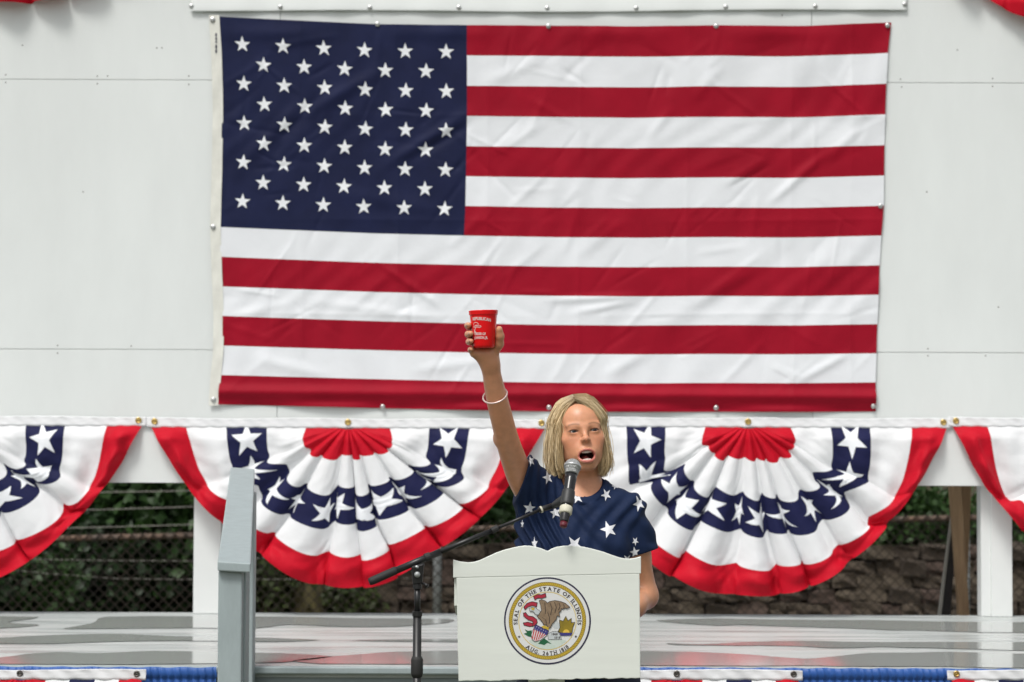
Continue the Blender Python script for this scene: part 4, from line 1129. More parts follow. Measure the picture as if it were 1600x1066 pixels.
# ================================================================== THE SPEAKING WOMAN
class Field:
    """signed distance grid; shapes are blended in one after another"""
    def __init__(s, lo, hi, h):
        s.lo = np.array(lo, float); s.h = h
        s.n = np.ceil((np.array(hi) - s.lo) / h).astype(int) + 1
        s.F = np.full(tuple(s.n), 1.0, np.float32)
    def region(s, lo, hi):
        a_ = np.clip(np.floor((np.array(lo) - s.lo) / s.h).astype(int), 0, s.n); b_ = np.clip(np.ceil((np.array(hi) - s.lo) / s.h).astype(int) + 1, 0, s.n)
        sl = tuple(slice(i, j) for i, j in zip(a_, b_))
        ax_ = [(s.lo[i] + s.h * np.arange(a_[i], b_[i])).astype(np.float32) for i in range(3)]
        return sl, ax_[0][:, None, None], ax_[1][None, :, None], ax_[2][None, None, :]
    def put(s, fn, lo, hi, k=0.0, cut=False):
        pad = k + 3 * s.h
        sl, X, Y, Z = s.region(np.array(lo) - pad, np.array(hi) + pad)
        if min(s.F[sl].shape) == 0: return
        d_ = fn(X, Y, Z); f = s.F[sl]
        if cut: d_ = -d_; f = -f
        if not cut or True:
            A = f; B = d_
        if cut:
            # smooth maximum of F and -d  ==  -(smooth minimum of -F and d)
            B = -d_
        if k > 0:
            hh = np.maximum(k - np.abs(A - B), 0) / k; r = np.minimum(A, B) - hh * hh * k * 0.25
        else: r = np.minimum(A, B)
        s.F[sl] = -r if cut else r
    def cap(s, a_, b_, ra, rb_, k=0.02, cut=False):
        a_ = np.array(a_, np.float32); b_ = np.array(b_, np.float32); ab = b_ - a_; L2 = max(float(ab @ ab), 1e-9); m = max(ra, rb_)
        def fn(X, Y, Z):
            t = np.clip(((X - a_[0]) * ab[0] + (Y - a_[1]) * ab[1] + (Z - a_[2]) * ab[2]) / L2, 0, 1)
            return np.sqrt((X - a_[0] - t*ab[0])**2 + (Y - a_[1] - t*ab[1])**2 + (Z - a_[2] - t*ab[2])**2) - (ra + (rb_ - ra) * t)
        s.put(fn, np.minimum(a_, b_) - m, np.maximum(a_, b_) + m, k, cut)
    def ell(s, c, r, k=0.02, cut=False, rot=None):
        c = np.array(c, np.float32); r = np.array(r, np.float32); m = float(r.max())
        Rr = None if rot is None else np.array(rot, np.float32)   # columns = local axes in world
        def fn(X, Y, Z):
            x, y, z = X - c[0], Y - c[1], Z - c[2]
            if Rr is not None:
                x, y, z = (x*Rr[0,0] + y*Rr[1,0] + z*Rr[2,0], x*Rr[0,1] + y*Rr[1,1] + z*Rr[2,1], x*Rr[0,2] + y*Rr[1,2] + z*Rr[2,2])
            k0 = np.sqrt((x/r[0])**2 + (y/r[1])**2 + (z/r[2])**2); k1 = np.sqrt((x/r[0]**2)**2 + (y/r[1]**2)**2 + (z/r[2]**2)**2)
            return k0 * (k0 - 1) / np.maximum(k1, 1e-6)
        e = r if rot is None else np.full(3, m)
        s.put(fn, c - e, c + e, k, cut)
    def plane_cut(s, p, nrm, lo, hi, k=0.0):
        """remove what lies on the side the normal points to, inside the box"""
        p = np.array(p, np.float32); nrm = np.array(nrm, np.float32); nrm /= np.linalg.norm(nrm)
        s.put(lambda X, Y, Z: -((X - p[0]) * nrm[0] + (Y - p[1]) * nrm[1] + (Z - p[2]) * nrm[2]), lo, hi, k, True)
    def nets(s):
        F = s.F; neg = F < 0
        c = [neg[i:neg.shape[0]-1+i, j:neg.shape[1]-1+j, k:neg.shape[2]-1+k] for i in (0, 1) for j in (0, 1) for k in (0, 1)]
        cnt = np.zeros(c[0].shape, np.uint8)
        for q in c: cnt += q
        act = (cnt > 0) & (cnt < 8); idx = np.argwhere(act); n = len(idx)
        ids = np.full(act.shape, -1, np.int32); ids[act] = np.arange(n)
        corner = np.array([(i, j, k) for i in (0, 1) for j in (0, 1) for k in (0, 1)])
        vals = np.stack([F[idx[:, 0]+i, idx[:, 1]+j, idx[:, 2]+k] for i, j, k in corner], 1)
        acc = np.zeros((n, 3)); wsum = np.zeros(n)
        for a_ in range(8):
            for b_ in range(a_ + 1, 8):
                if np.abs(corner[a_] - corner[b_]).sum() != 1: continue
                va, vb = vals[:, a_], vals[:, b_]; m = (va < 0) != (vb < 0)
                t = np.where(m, va / np.where(m, va - vb, 1), 0)
                p = corner[a_] + (corner[b_] - corner[a_]) * t[:, None]
                acc[m] += p[m]; wsum[m] += 1
        V = s.lo + (idx + acc / wsum[:, None]) * s.h
        Fs = []
        for ax_ in range(3):
            sl0 = [slice(None)] * 3; sl1 = [slice(None)] * 3; sl0[ax_] = slice(0, -1); sl1[ax_] = slice(1, None)
            A, B = neg[tuple(sl0)], neg[tuple(sl1)]
            e = np.argwhere(A != B); o1, o2 = (ax_ + 1) % 3, (ax_ + 2) % 3
            ok = (e[:, o1] > 0) & (e[:, o2] > 0) & (e[:, o1] < neg.shape[o1] - 1) & (e[:, o2] < neg.shape[o2] - 1); e = e[ok]
            q = []
            for d1, d2 in ((1, 1), (0, 1), (0, 0), (1, 0)):
                w_ = e.copy(); w_[:, o1] -= d1; w_[:, o2] -= d2; q.append(ids[w_[:, 0], w_[:, 1], w_[:, 2]])
            q = np.stack(q, 1); flip = ~A[e[:, 0], e[:, 1], e[:, 2]]
            q[flip] = q[flip][:, ::-1]; Fs.append(q)
        return V, np.concatenate(Fs)

PY = -3.676
def B(px, py, dy=0.0): return np.array(P(px, py, PY + dy))
person = thing('person', 'blonde woman in navy star print shirt shouting with raised right arm', 'person', (P(905, 1000, PY).x, PY, 0))

# joints
SH_R = B(838, 778, 0.0); EL_R = B(791, 686, -0.20); WR_R = B(765.5, 567, -0.305)
SH_L = B(977, 803, 0.02); EL_L = B(1008, 931, 0.05); WR_L = B(955, 975, -0.18); HA_L = B(930, 985, -0.24)
NECK = B(911, 772, 0.03); HEADC = B(905.5, 676, -0.005)
PEL = B(903, 1075, 0.02); CHEST = B(905, 850, 0.01)
# head frame: columns x (her left = picture right), y (back), z (up)
yaw, pitch, roll = math.radians(8), math.radians(5), math.radians(4.5)
HR = np.array((Matrix.Rotation(yaw, 3, 'Z') @ Matrix.Rotation(-roll, 3, 'Y') @ Matrix.Rotation(-pitch, 3, 'X')))
def H(x, f, z):    # head local (right, forward, up) -> world
    return HEADC + HR @ np.array([x, -f, z])
def to_head(V):
    q = (np.asarray(V) - HEADC) @ HR
    return q[..., 0], -q[..., 1], q[..., 2]

def build_head(f):
    f.ell(H(0, -0.018, 0.034), (0.072, 0.090, 0.078), 0.02, rot=HR)                 # skull
    f.ell(H(0, 0.016, -0.026), (0.060, 0.067, 0.076), 0.03, rot=HR)                 # face mass
    f.ell(H(0, 0.030, 0.030), (0.055, 0.053, 0.048), 0.025, rot=HR)                 # forehead
    f.ell(H(0, 0.026, -0.073), (0.036, 0.050, 0.034), 0.03, rot=HR)                 # jaw
    for s_ in (-1, 1):
        f.cap(H(s_ * 0.051, -0.006, -0.048), H(s_ * 0.020, 0.056, -0.0985), 0.014, 0.010, 0.03)   # jaw line
        f.ell(H(s_ * 0.039, 0.055, -0.024), (0.022, 0.017, 0.017), 0.025, rot=HR)   # cheekbone
        f.ell(H(s_ * 0.031, 0.056, -0.056), (0.016, 0.016, 0.026), 0.025, rot=HR)   # cheek beside the mouth
    f.ell(H(0, 0.071, -0.1035), (0.018, 0.014, 0.011), 0.022, rot=HR)                # chin
    for s_ in (-1, 1):
        f.ell(H(s_ * 0.0305, 0.0990, -0.001), (0.019, 0.018, 0.0125), 0.016, True, rot=HR)    # eye hollow
        f.cap(H(s_ * 0.012, 0.0815, 0.0115), H(s_ * 0.044, 0.0715, 0.0155), 0.0056, 0.0050, 0.014)
        f.cap(H(s_ * 0.018, 0.0860, -0.0135), H(s_ * 0.041, 0.0790, -0.0145), 0.0012, 0.0010, 0.006, True)   # crease under the eye
          # brow
        f.ell(H(s_ * 0.0305, 0.0690, -0.0015), (0.0155, 0.0138, 0.0120), 0.010, rot=HR)        # lids
    for s_ in (-1, 1): f.cap(H(s_ * 0.006, 0.0895, 0.004), H(s_ * 0.0075, 0.0875, 0.017), 0.0008, 0.0006, 0.004, True)   # frown
    # nose
    f.cap(H(0, 0.080, 0.006), H(0, 0.0985, -0.0245), 0.0060, 0.0068, 0.016)
    f.ell(H(0, 0.1005, -0.0282), (0.0085, 0.0080, 0.0072), 0.010, rot=HR)
    for s_ in (-1, 1):
        f.ell(H(s_ * 0.0105, 0.0930, -0.0308), (0.0062, 0.0085, 0.0058), 0.006, rot=HR)
        f.ell(H(s_ * 0.0056, 0.0985, -0.0360), (0.0032, 0.0045, 0.0030), 0.003, True, rot=HR)
        f.cap(H(s_ * 0.0165, 0.0915, -0.033), H(s_ * 0.0325, 0.0800, -0.064), 0.0026, 0.0018, 0.008, True)  # laughter line
    # muzzle and lips round the open mouth
    f.ell(H(0, 0.074, -0.064), (0.028, 0.021, 0.026), 0.02, rot=HR)
    ring = []; rr_ = []
    nR = 28
    for k in range(nR):
        a_ = 2 * PI * k / nR; ca_, sa_ = math.cos(a_), math.sin(a_)
        x = 0.0232 * math.copysign(abs(ca_) ** 0.85, ca_); z = -0.0745 + (0.0158 if sa_ > 0 else 0.0172) * math.copysign(abs(sa_) ** 0.85, sa_)
        if sa_ > 0: z += 0.0012 * math.exp(-((abs(x) - 0.006) / 0.004) ** 2) - 0.0008 * math.exp(-(x / 0.003) ** 2)
        ring.append(H(x, 0.0950 - 17.0 * x * x - (0.003 if sa_ < 0 else 0), z))
        rr_.append(0.0022 + (0.0016 * abs(sa_) if sa_ > 0 else 0.0034 * abs(sa_)))
    for k in range(nR): f.cap(ring[k], ring[(k + 1) % nR], rr_[k], rr_[(k + 1) % nR], 0.005)
    f.ell(H(0, 0.080, -0.0745), (0.0212, 0.045, 0.0142), 0.003, True, rot=HR)               # the mouth opening
    f.ell(H(0, 0.062, -0.0745), (0.026, 0.030, 0.020), 0.004, True, rot=HR)
    # eye slits
    for s_ in (-1, 1):
        f.ell(H(s_ * 0.0305, 0.085, -0.0020), (0.0125, 0.014, 0.0030), 0.0015, True, rot=HR @ np.array(Matrix.Rotation(s_ * -0.05, 3, 'Y')))
        f.ell(H(s_ * 0.0715, -0.012, -0.008), (0.009, 0.017, 0.030), 0.008, rot=HR)          # ear
    # neck
    f.cap(H(0, -0.020, -0.05), NECK + np.array([0, 0.0, -0.01]), 0.047, 0.052, 0.035)
    for s_ in (-1, 1):
        f.cap(H(s_ * 0.048, -0.012, -0.065), NECK + np.array([s_ * 0.016, -0.043, -0.035]), 0.009, 0.008, 0.025)   # neck cords

CUPC = np.array(cp(0.45)); CA = np.array(cax); CU = np.array(u_)
CF = np.cross(CA, CU); CF = CF if CF[1] < 0 else -CF           # towards the camera
def cupr(h): return rb + (rt * 0.93 - rb) * (h - 0.06) / 0.825
def oncup(al, h, out):
    """al: degrees round the cup from the camera side, to the left positive"""
    a_ = math.radians(al); r = cupr(h) + out
    return np.array(cp(h)) + (-CU * math.sin(a_) + CF * math.cos(a_)) * r
def hpy(py): return (544.5 - py) / 59.0     # photo row -> height on the cup
def chain(f, pts, rad, k=0.005):
    for i in range(len(pts) - 1): f.cap(pts[i], pts[i + 1], rad[i], rad[i + 1], k)
FINGER_TIPS = []
def build_hand(f):
    # palm behind and below the cup
    knuck = [oncup(168, hpy(509), 0.014), oncup(160, hpy(521), 0.014), oncup(153, hpy(533), 0.014), oncup(146, hpy(546), 0.013)]
    heel = B(762, 558, -0.300)
    f.cap(WR_R, heel, 0.0245, 0.0255, 0.02)
    for kn, r in zip(knuck, (0.0125, 0.0125, 0.012, 0.011)):
        f.cap(heel + np.array([0, 0.008, 0]), kn, 0.020, r, 0.014)
    f.cap(oncup(-150, hpy(541), 0.016), heel, 0.017, 0.022, 0.018)                 # ball of the thumb
    f.cap(oncup(120, hpy(551), 0.004), heel, 0.013, 0.021, 0.016)                  # little finger side
    f.ell((np.array(cp(-0.10)) + heel) / 2 + np.array([0, 0.004, 0.002]), (0.027, 0.020, 0.018), 0.016)
    # fingers wrap round the left side, tips towards the camera
    specs = [(509.5, 508, 172, 66, 0.0090), (521.5, 521.5, 164, 58, 0.0092), (534, 533, 156, 62, 0.0088), (546.5, 545.5, 148, 74, 0.0078)]
    for (y0, y1, a0, a1, r), kn in zip(specs, knuck):
        pts = [kn]; rad = [r * 1.15]
        for q_ in (0.28, 0.55, 0.8, 1.0):
            al = a0 + (a1 - a0) * q_
            pts.append(oncup(al, hpy(y0 + (y1 - y0) * q_), r * (1.25 if q_ in (0.28, 0.55) else 1.0))); rad.append(r * (1.08 if q_ < 0.6 else (0.98 if q_ < 0.9 else 0.86)))
        chain(f, pts, rad, 0.003)
        FINGER_TIPS.append((pts[-1], pts[-1] - pts[-2], r))
    # thumb up the right side
    tb = [oncup(-140, hpy(548), 0.012), oncup(-108, hpy(538), 0.0125), oncup(-88, hpy(526), 0.012), oncup(-76, hpy(515.5), 0.0098)]
    chain(f, tb, [0.0155, 0.0128, 0.0112, 0.0092], 0.006)
    FINGER_TIPS.append((tb[-1], tb[-1] - tb[-2], 0.0092))

def lerp(a_, b_, t): return a_ + (b_ - a_) * t
def build_arms(f):
    cl = [(838, 780), (826, 764), (814, 746), (804.5, 724), (797, 702), (790.5, 680), (783, 650), (776, 622), (770, 594), (765.5, 567)]
    cd = [0.0, -0.035, -0.078, -0.12, -0.165, -0.20, -0.235, -0.262, -0.285, -0.305]
    cr_ = [0.050, 0.0455, 0.0410, 0.0375, 0.0350, 0.0332, 0.0322, 0.0308, 0.0275, 0.0246]
    tt = np.linspace(0, 9, 28); ii = np.arange(10)
    q = np.array([B(*c_, d_) for c_, d_ in zip(cl, cd)])
    q = np.stack([np.interp(tt, ii, q[:, j]) for j in range(3)], 1); rr = np.interp(tt, ii, cr_)
    for _ in range(2): q[1:-1] = (q[:-2] + 2 * q[1:-1] + q[2:]) / 4
    for i in range(27): f.cap(q[i], q[i + 1], rr[i], rr[i + 1], 0.0 if i else 0.03)
    f.ell(B(777, 686, -0.185), (0.011, 0.014, 0.015), 0.018)      # elbow point
    f.cap(SH_L, lerp(SH_L, EL_L, 0.5), 0.047, 0.043, 0.03); f.cap(lerp(SH_L, EL_L, 0.5), EL_L, 0.043, 0.036, 0.02)
    f.cap(EL_L, lerp(EL_L, WR_L, 0.35), 0.0365, 0.035, 0.02); f.cap(lerp(EL_L, WR_L, 0.35), WR_L, 0.035, 0.024, 0.02)
    f.ell(EL_L + np.array([0.004, 0.012, -0.008]), (0.022, 0.022, 0.022), 0.02)
    # resting left hand on the desk
    d_ = (HA_L - WR_L) / np.linalg.norm(HA_L - WR_L); sd = np.array([0, -1, 0.0]) - d_ * -d_[1]; sd /= np.linalg.norm(sd); upv = np.cross(d_, sd); upv *= np.sign(upv[2])
    f.cap(WR_L, HA_L - d_ * 0.03, 0.022, 0.02, 0.02)
    for j, (o_, ln) in enumerate(((-0.028, 0.062), (-0.009, 0.074), (0.010, 0.070), (0.028, 0.055))):
        k0 = HA_L + sd * o_ * 0.9
        f.cap(HA_L - d_ * 0.03, k0, 0.016, 0.0115, 0.014)
        k1 = k0 + d_ * ln * 0.45 - upv * 0.006; k2 = k1 + d_ * ln * 0.3 - upv * 0.014; k3 = k2 + d_ * ln * 0.2 - upv * 0.018
        chain(f, [k0, k1, k2, k3], [0.0100, 0.0088, 0.0082, 0.0072], 0.003)
    t0 = WR_L + d_ * 0.02 + sd * 0.018; t1 = t0 + d_ * 0.035 + sd * 0.026 - upv * 0.004; t2 = t1 + d_ * 0.03 + sd * 0.004 - upv * 0.006
    chain(f, [t0, t1, t2], [0.014, 0.0105, 0.0085], 0.006)
HIPZ = 0.90
def build_trunk(f, g=0.0):
    """torso; g grows it (for the shirt)"""
    f.ell(CHEST + np.array([0.0, 0.012, 0.04]), (0.140 + g, 0.096 + g, 0.155 + g), 0.05)
    f.ell(B(904, 940, 0.015), (0.128 + g, 0.088 + g, 0.16 + g), 0.05)
    f.ell(PEL, (0.158 + g, 0.106 + g, 0.15 + g), 0.06)
    for s_ in (-1, 1):
        f.ell(CHEST + np.array([s_ * 0.066 + 0.004, -0.070, -0.010]), (0.062 + g, 0.048 + g, 0.060 + g), 0.045)    # bust
    f.cap(NECK + np.array([0, 0.012, -0.03]), SH_R + np.array([0.03, 0.015, -0.012]), 0.045 + g, 0.050 + g, 0.05)
    f.cap(NECK + np.array([0, 0.012, -0.03]), SH_L + np.array([-0.02, 0.010, -0.010]), 0.045 + g, 0.050 + g, 0.05)
    f.cap(NECK + np.array([0, -0.01, -0.05]), CHEST + np.array([0, -0.02, 0.05]), 0.055 + g, 0.07 + g, 0.04)
HIP = [np.array([person.location.x + s_ * 0.085, PY + 0.02, 0.86]) for s_ in (-1, 1)]
KNEE = [np.array([person.location.x + s_ * 0.092, PY + 0.0, 0.47]) for s_ in (-1, 1)]
ANK = [np.array([person.location.x + s_ * 0.100, PY + 0.035, 0.085]) for s_ in (-1, 1)]
def build_legs(f, g=0.0):
    for s_ in (0, 1):
        f.cap(HIP[s_], KNEE[s_], 0.080 + g, 0.054 + g, 0.04); f.cap(KNEE[s_], lerp(KNEE[s_], ANK[s_], 0.3) + np.array([0, 0.012, 0]), 0.052 + g, 0.052 + g, 0.03)
        f.cap(lerp(KNEE[s_], ANK[s_], 0.3) + np.array([0, 0.012, 0]), ANK[s_], 0.052 + g, 0.036 + g, 0.03)

# ---- skin: one continuous body
bx0 = np.array([P(720, 500, PY).x, PY - 0.46, 0.0]); 
f = Field((P(722, 500, -4.0).x, PY - 0.47, 0.02), (P(1036, 500, PY).x, PY + 0.17, B(900, 470)[2]), 0.0027)
build_trunk(f); build_legs(f)
for s_ in (0, 1): f.cap(ANK[s_] - np.array([0, 0, 0.03]), ANK[s_] + np.array([0, -0.15, -0.045]), 0.034, 0.024, 0.03)
build_arms(f); build_hand(f); build_head(f)
V, Fq = f.nets(); del f
def relax(V, Fq, w_, it):
    n = len(V); deg = np.zeros(n)
    e = np.concatenate([Fq[:, [0, 1]], Fq[:, [1, 2]], Fq[:, [2, 3]], Fq[:, [3, 0]]])
    deg = np.bincount(e[:, 0], minlength=n) + np.bincount(e[:, 1], minlength=n)
    for _ in range(it):
        acc = np.stack([np.bincount(e[:, 0], V[e[:, 1], c_], n) + np.bincount(e[:, 1], V[e[:, 0], c_], n) for c_ in range(3)], 1) / deg[:, None]
        V = V + (acc - V) * w_[:, None]
    return V
hx, hf, hz = to_head(V)
isarm = ((np.abs(hx) > 0.10) | (hz < -0.15)) & (np.linalg.norm(V - np.array(cp(0.4)), axis=1) > 0.085)
V = relax(V, Fq, 0.6 * isarm + 0.25 * ~isarm, 3); V = relax(V, Fq, 0.6 * isarm, 14)
# skin tones: lips, mouth, brows, roots of lashes
hx, hf, hz = to_head(V)
SK = np.array([0.68, 0.325, 0.185]); C_ = np.tile(SK, (len(V), 1))
def mixc(w_, c): 
    global C_
    C_ = C_ * (1 - w_[:, None]) + np.array(c) * w_[:, None]
inh = (hz > -0.16) & (hf > 0.02) & (np.abs(hx) < 0.09)
mixc(0.45 * np.exp(-(((np.abs(hx) - 0.040) / 0.020) ** 2 + ((hz + 0.034) / 0.022) ** 2)) * inh, (0.62, 0.225, 0.125))
mixc(0.40 * np.exp(-((hx / 0.014) ** 2 + ((hz + 0.036) / 0.014) ** 2)) * inh, (0.62, 0.25, 0.16))
ea = np.sqrt((hx / 0.0262) ** 2 + ((hz + 0.0745) / np.where(hz > -0.0745, 0.0195, 0.0222)) ** 2)
lip = (1 - sstep(ea, 0.96, 1.06)) * (hf > 0.055) * inh
mixc(0.85 * lip, (0.52, 0.155, 0.135))
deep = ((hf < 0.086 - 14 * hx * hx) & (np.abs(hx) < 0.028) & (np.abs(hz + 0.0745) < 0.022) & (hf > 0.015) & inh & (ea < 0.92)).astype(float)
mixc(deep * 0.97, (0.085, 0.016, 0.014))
bz = 0.0135 + 0.0045 * np.sin(np.clip((np.abs(hx) - 0.010) / 0.038, 0, 1) * PI) + 0.001
brow = np.exp(-((hz - bz) / 0.0026) ** 2) * sstep(np.abs(hx), 0.010, 0.016) * (1 - sstep(np.abs(hx), 0.042, 0.049)) * (hf > 0.03) * inh
mixc(0.75 * brow, (0.22, 0.12, 0.06))
ew = np.sqrt(((np.abs(hx) - 0.031) / 0.0145) ** 2 + ((hz + 0.0012) / 0.0046) ** 2)
mixc(0.88 * (1 - sstep(ew, 0.80, 1.22)) * (hf > 0.03) * inh, (0.085, 0.042, 0.028))
mixc(0.25 * np.exp(-(((np.abs(hx) - 0.031) / 0.017) ** 2 + ((hz - 0.004) / 0.008) ** 2)) * (hf > 0.03) * inh, (0.36, 0.16, 0.10))
body = mesh('body', V, Fq, None, person, True)
ca = body.data.color_attributes.new('tone', 'FLOAT_COLOR', 'POINT')
ca.data.foreach_set('color', np.concatenate([C_, np.ones((len(C_), 1))], 1).astype(np.float32).ravel())
def skin_mat():
    m = bpy.data.materials.new('tanned skin'); m.use_nodes = True
    t = m.node_tree; b = t.nodes['Principled BSDF']; L = t.links.new; N = t.nodes.new
    at = N('ShaderNodeAttribute'); at.attribute_name = 'tone'
    tc = N('ShaderNodeTexCoord'); n = N('ShaderNodeTexNoise'); n.inputs['Scale'].default_value = 55; n.inputs['Detail'].default_value = 6
    L(tc.outputs['Object'], n.inputs['Vector'])
    mr = N('ShaderNodeMapRange'); mr.inputs['To Min'].default_value = 0.82; mr.inputs['To Max'].default_value = 1.16; L(n.outputs['Fac'], mr.inputs['Value'])
    mu = N('ShaderNodeVectorMath'); mu.operation = 'SCALE'; L(at.outputs['Color'], mu.inputs[0]); L(mr.outputs[0], mu.inputs['Scale'])
    L(mu.outputs[0], b.inputs['Base Color'])
    b.inputs['Roughness'].default_value = 0.37
    b.inputs['Specular IOR Level'].default_value = 0.45
    b.inputs['Subsurface Weight'].default_value = 0.12
    b.inputs['Subsurface Radius'].default_value = (1.0, 0.35, 0.18); b.inputs['Subsurface Scale'].default_value = 0.006
    n2 = N('ShaderNodeTexNoise'); n2.inputs['Scale'].default_value = 260; L(tc.outputs['Object'], n2.inputs['Vector'])
    bp_ = N('ShaderNodeBump'); bp_.inputs['Strength'].default_value = 0.08; bp_.inputs['Distance'].default_value = 0.004; L(n2.outputs['Fac'], bp_.inputs['Height']); L(bp_.outputs[0], b.inputs['Normal'])
    return m
M['skin'] = skin_mat(); body.data.materials.append(M['skin'])
# eyes, teeth, tongue
M['eye'] = mat('eye white', (0.50, 0.46, 0.42), 0.3); M['iris'] = mat('dark grey iris', (0.030, 0.040, 0.045), 0.2); M['pupil'] = mat('pupil', (0.005, 0.005, 0.005), 0.1)
M['teeth'] = mat('teeth', (0.86, 0.83, 0.75), 0.25); M['tongue'] = mat('tongue', (0.35, 0.085, 0.075), 0.4)
def ball_(name, c, r, m, parent, n=16):
    mb = MB(); pts = []; rad = []
    fw = HR @ np.array([0, -1, 0.0])
    for k in range(n + 1):
        a_ = PI * k / n; pts.append(Vector(c - fw * r * math.cos(a_) * -1)); rad.append(max(r * math.sin(a_), 1e-5))
    return mb.tube(pts, rad, 20).build(name, m, parent, True)
for s_ in (-1, 1):
    e = ball_('eye', H(s_ * 0.0305, 0.0680, -0.002), 0.0123, M['eye'], person)
    c0 = H(s_ * 0.0305 + 0.0012, 0.0680 + 0.0114, -0.0017); fw = Vector(HR @ np.array([0.06, -1, 0.0]))
    MB().dome(c0, fw, 0.0058, 0.0016, 18, 3).build('iris', M['iris'], e, True)
    MB().dome(Vector(c0) + fw * 0.0012, fw, 0.0025, 0.0008, 12, 2).build('pupil', M['pupil'], e, True)
def teeth(z, h, wid, cnt, up):
    mb = MB()
    for k in range(cnt):
        t = (k + 0.5) / cnt * 2 - 1; x = wid * t; x2 = wid / cnt * 0.96
        ff = 0.0890 - 22 * x * x
        hh = h * (1.0 - 0.25 * abs(t))
        z0, z1 = (z - hh, z) if up else (z, z + hh)
        cs = [H(x - x2, ff - 0.006, z0), H(x + x2, ff - 0.006, z0), H(x + x2, ff - 22 * 2 * abs(x) * x2 * (1 if x > 0 else -1) * 0.3, z0), H(x - x2, ff, z0),
              H(x - x2, ff - 0.006, z1), H(x + x2, ff - 0.006, z1), H(x + x2, ff, z1), H(x - x2, ff, z1)]
        mb.hexa([Vector(c) for c in cs])
    bevel(recalc(mb.build('teeth', M['teeth'], person)), 0.0012)
teeth(-0.0592, 0.0088, 0.0185, 8, True); teeth(-0.0915, 0.0085, 0.0160, 8, False)
mb = MB(); mb.tube([Vector(H(0, 0.02, -0.088)), Vector(H(0, 0.05, -0.085)), Vector(H(0, 0.072, -0.0865)), Vector(H(0, 0.080, -0.089))], [0.014, 0.014, 0.011, 0.004], 14).build('tongue', M['tongue'], person, True)
# finger nails on the tips that face the camera side
M['nail'] = mat('finger nail', (0.60, 0.36, 0.29), 0.25)
for p, d_, r in FINGER_TIPS:
    d_ = Vector(d_).normalized(); out = (Vector(p) - Vector(cp(0.5))); out -= Vector(cax) * out.dot(Vector(cax)); out = (out - d_ * out.dot(d_)).normalized()
    MB().dome(Vector(p) + out * r * 0.72 + d_ * r * 0.2, out, 0.0048, 0.0016, 10, 2).build('finger_nail', M['nail'], person, True)

# ---- shirt
f = Field((P(790, 500, PY).x - 0.03, PY - 0.26, 0.72), (P(1045, 500, PY).x, PY + 0.20, B(900, 690)[2]), 0.0036)
g = 0.011
build_trunk(f, g)
f.ell(B(905, 905, 0.0), (0.150, 0.118, 0.16), 0.06)
f.cap(B(846, 776, -0.005), B(822, 752, -0.06), 0.060, 0.0555, 0.05); f.cap(B(822, 752, -0.06), B(803, 722, -0.125), 0.0555, 0.053, 0.03)
f.cap(SH_L, lerp(SH_L, EL_L, 0.42), 0.060, 0.062, 0.04)
f.cap(lerp(SH_L, EL_L, 0.35), lerp(SH_L, EL_L, 0.62) + np.array([0.008, 0, 0]), 0.062, 0.062, 0.03)
# drape from the arm pit
f.cap(B(832, 790, -0.02), B(838, 870, -0.01), 0.045, 0.055, 0.05)
# cuffs, neckline, hem
arm = EL_R - SH_R
c0 = B(824.5, 711, -0.06); c1 = B(806, 776, -0.055)
tn = np.array([-(c1 - c0)[2], 0, (c1 - c0)[0]]); tn /= np.linalg.norm(tn); tn = tn if tn[0] < 0 else -tn
tn = tn + np.array([0, -0.12, 0.0])
f.plane_cut((c0 + c1) / 2, tn, (P(780, 500, PY).x, PY - 0.3, B(800, 800)[2]), (P(850, 500, PY).x, PY + 0.2, B(800, 690)[2]))
d0 = B(1027, 857, 0.03); d1 = B(985, 869, 0.03); dn = np.array([(d1 - d0)[2], 0, -(d1 - d0)[0]]); dn /= np.linalg.norm(dn); dn = dn if dn[2] < 0 else -dn
f.plane_cut((d0 + d1) / 2, dn, (P(962, 850, PY).x, PY - 0.10, B(900, 1000)[2]), (P(1060, 500, PY).x, PY + 0.2, B(900, 800)[2]))
f.ell(B(911, 736, -0.045), (0.0695, 0.115, 0.078), 0.0, True)
f.plane_cut((0, 0, 0.80), (0, 0, -1), (-1, PY - 0.4, 0.6), (1, PY + 0.4, 0.84))
V, Fq = f.nets(); del f
def normals(V, Fq):
    n = np.zeros_like(V); a_ = np.cross(V[Fq[:, 2]] - V[Fq[:, 0]], V[Fq[:, 3]] - V[Fq[:, 1]])
    for k in range(4): np.add.at(n, Fq[:, k], a_)
    return n / np.maximum(np.linalg.norm(n, axis=1, keepdims=True), 1e-12)
N_ = normals(V, Fq)
sx_ = (V[:, 0] - person.location.x); sz_ = V[:, 2] - CHEST[2]
disp = np.zeros(len(V))
lm = sstep(-sx_, 0.02, 0.09)          # long pulled folds under the raised arm
disp += lm * 0.0080 * np.sin((sx_ + 0.28 * sz_ * (sz_ > 0) + 0.02 * np.sin(sz_ * 17)) * 2 * PI / 0.026 + 1.2) * (0.6 + 0.4 * np.sin(sz_ * 19 + 1))
rm = 1 - lm
disp += rm * 0.0052 * np.sin((sx_ * 0.55 + sz_ * 0.83) * 2 * PI / 0.058 + 2.2 * np.sin(sx_ * 23)) * (0.5 + 0.5 * np.sin(sx_ * 31 + sz_ * 13))
disp += rm * 0.0040 * np.sin((sx_ * 0.85 - sz_ * 0.5) * 2 * PI / 0.047 + 1.7 * np.sin(sz_ * 29)) * (0.5 + 0.5 * np.sin(sx_ * 17 - sz_ * 27 + 2))
disp += 0.0004 * np.sin(sx_ * 160 + 3 * np.sin(sz_ * 40)) * np.sin(sz_ * 70 + 2 * np.sin(sx_ * 50))
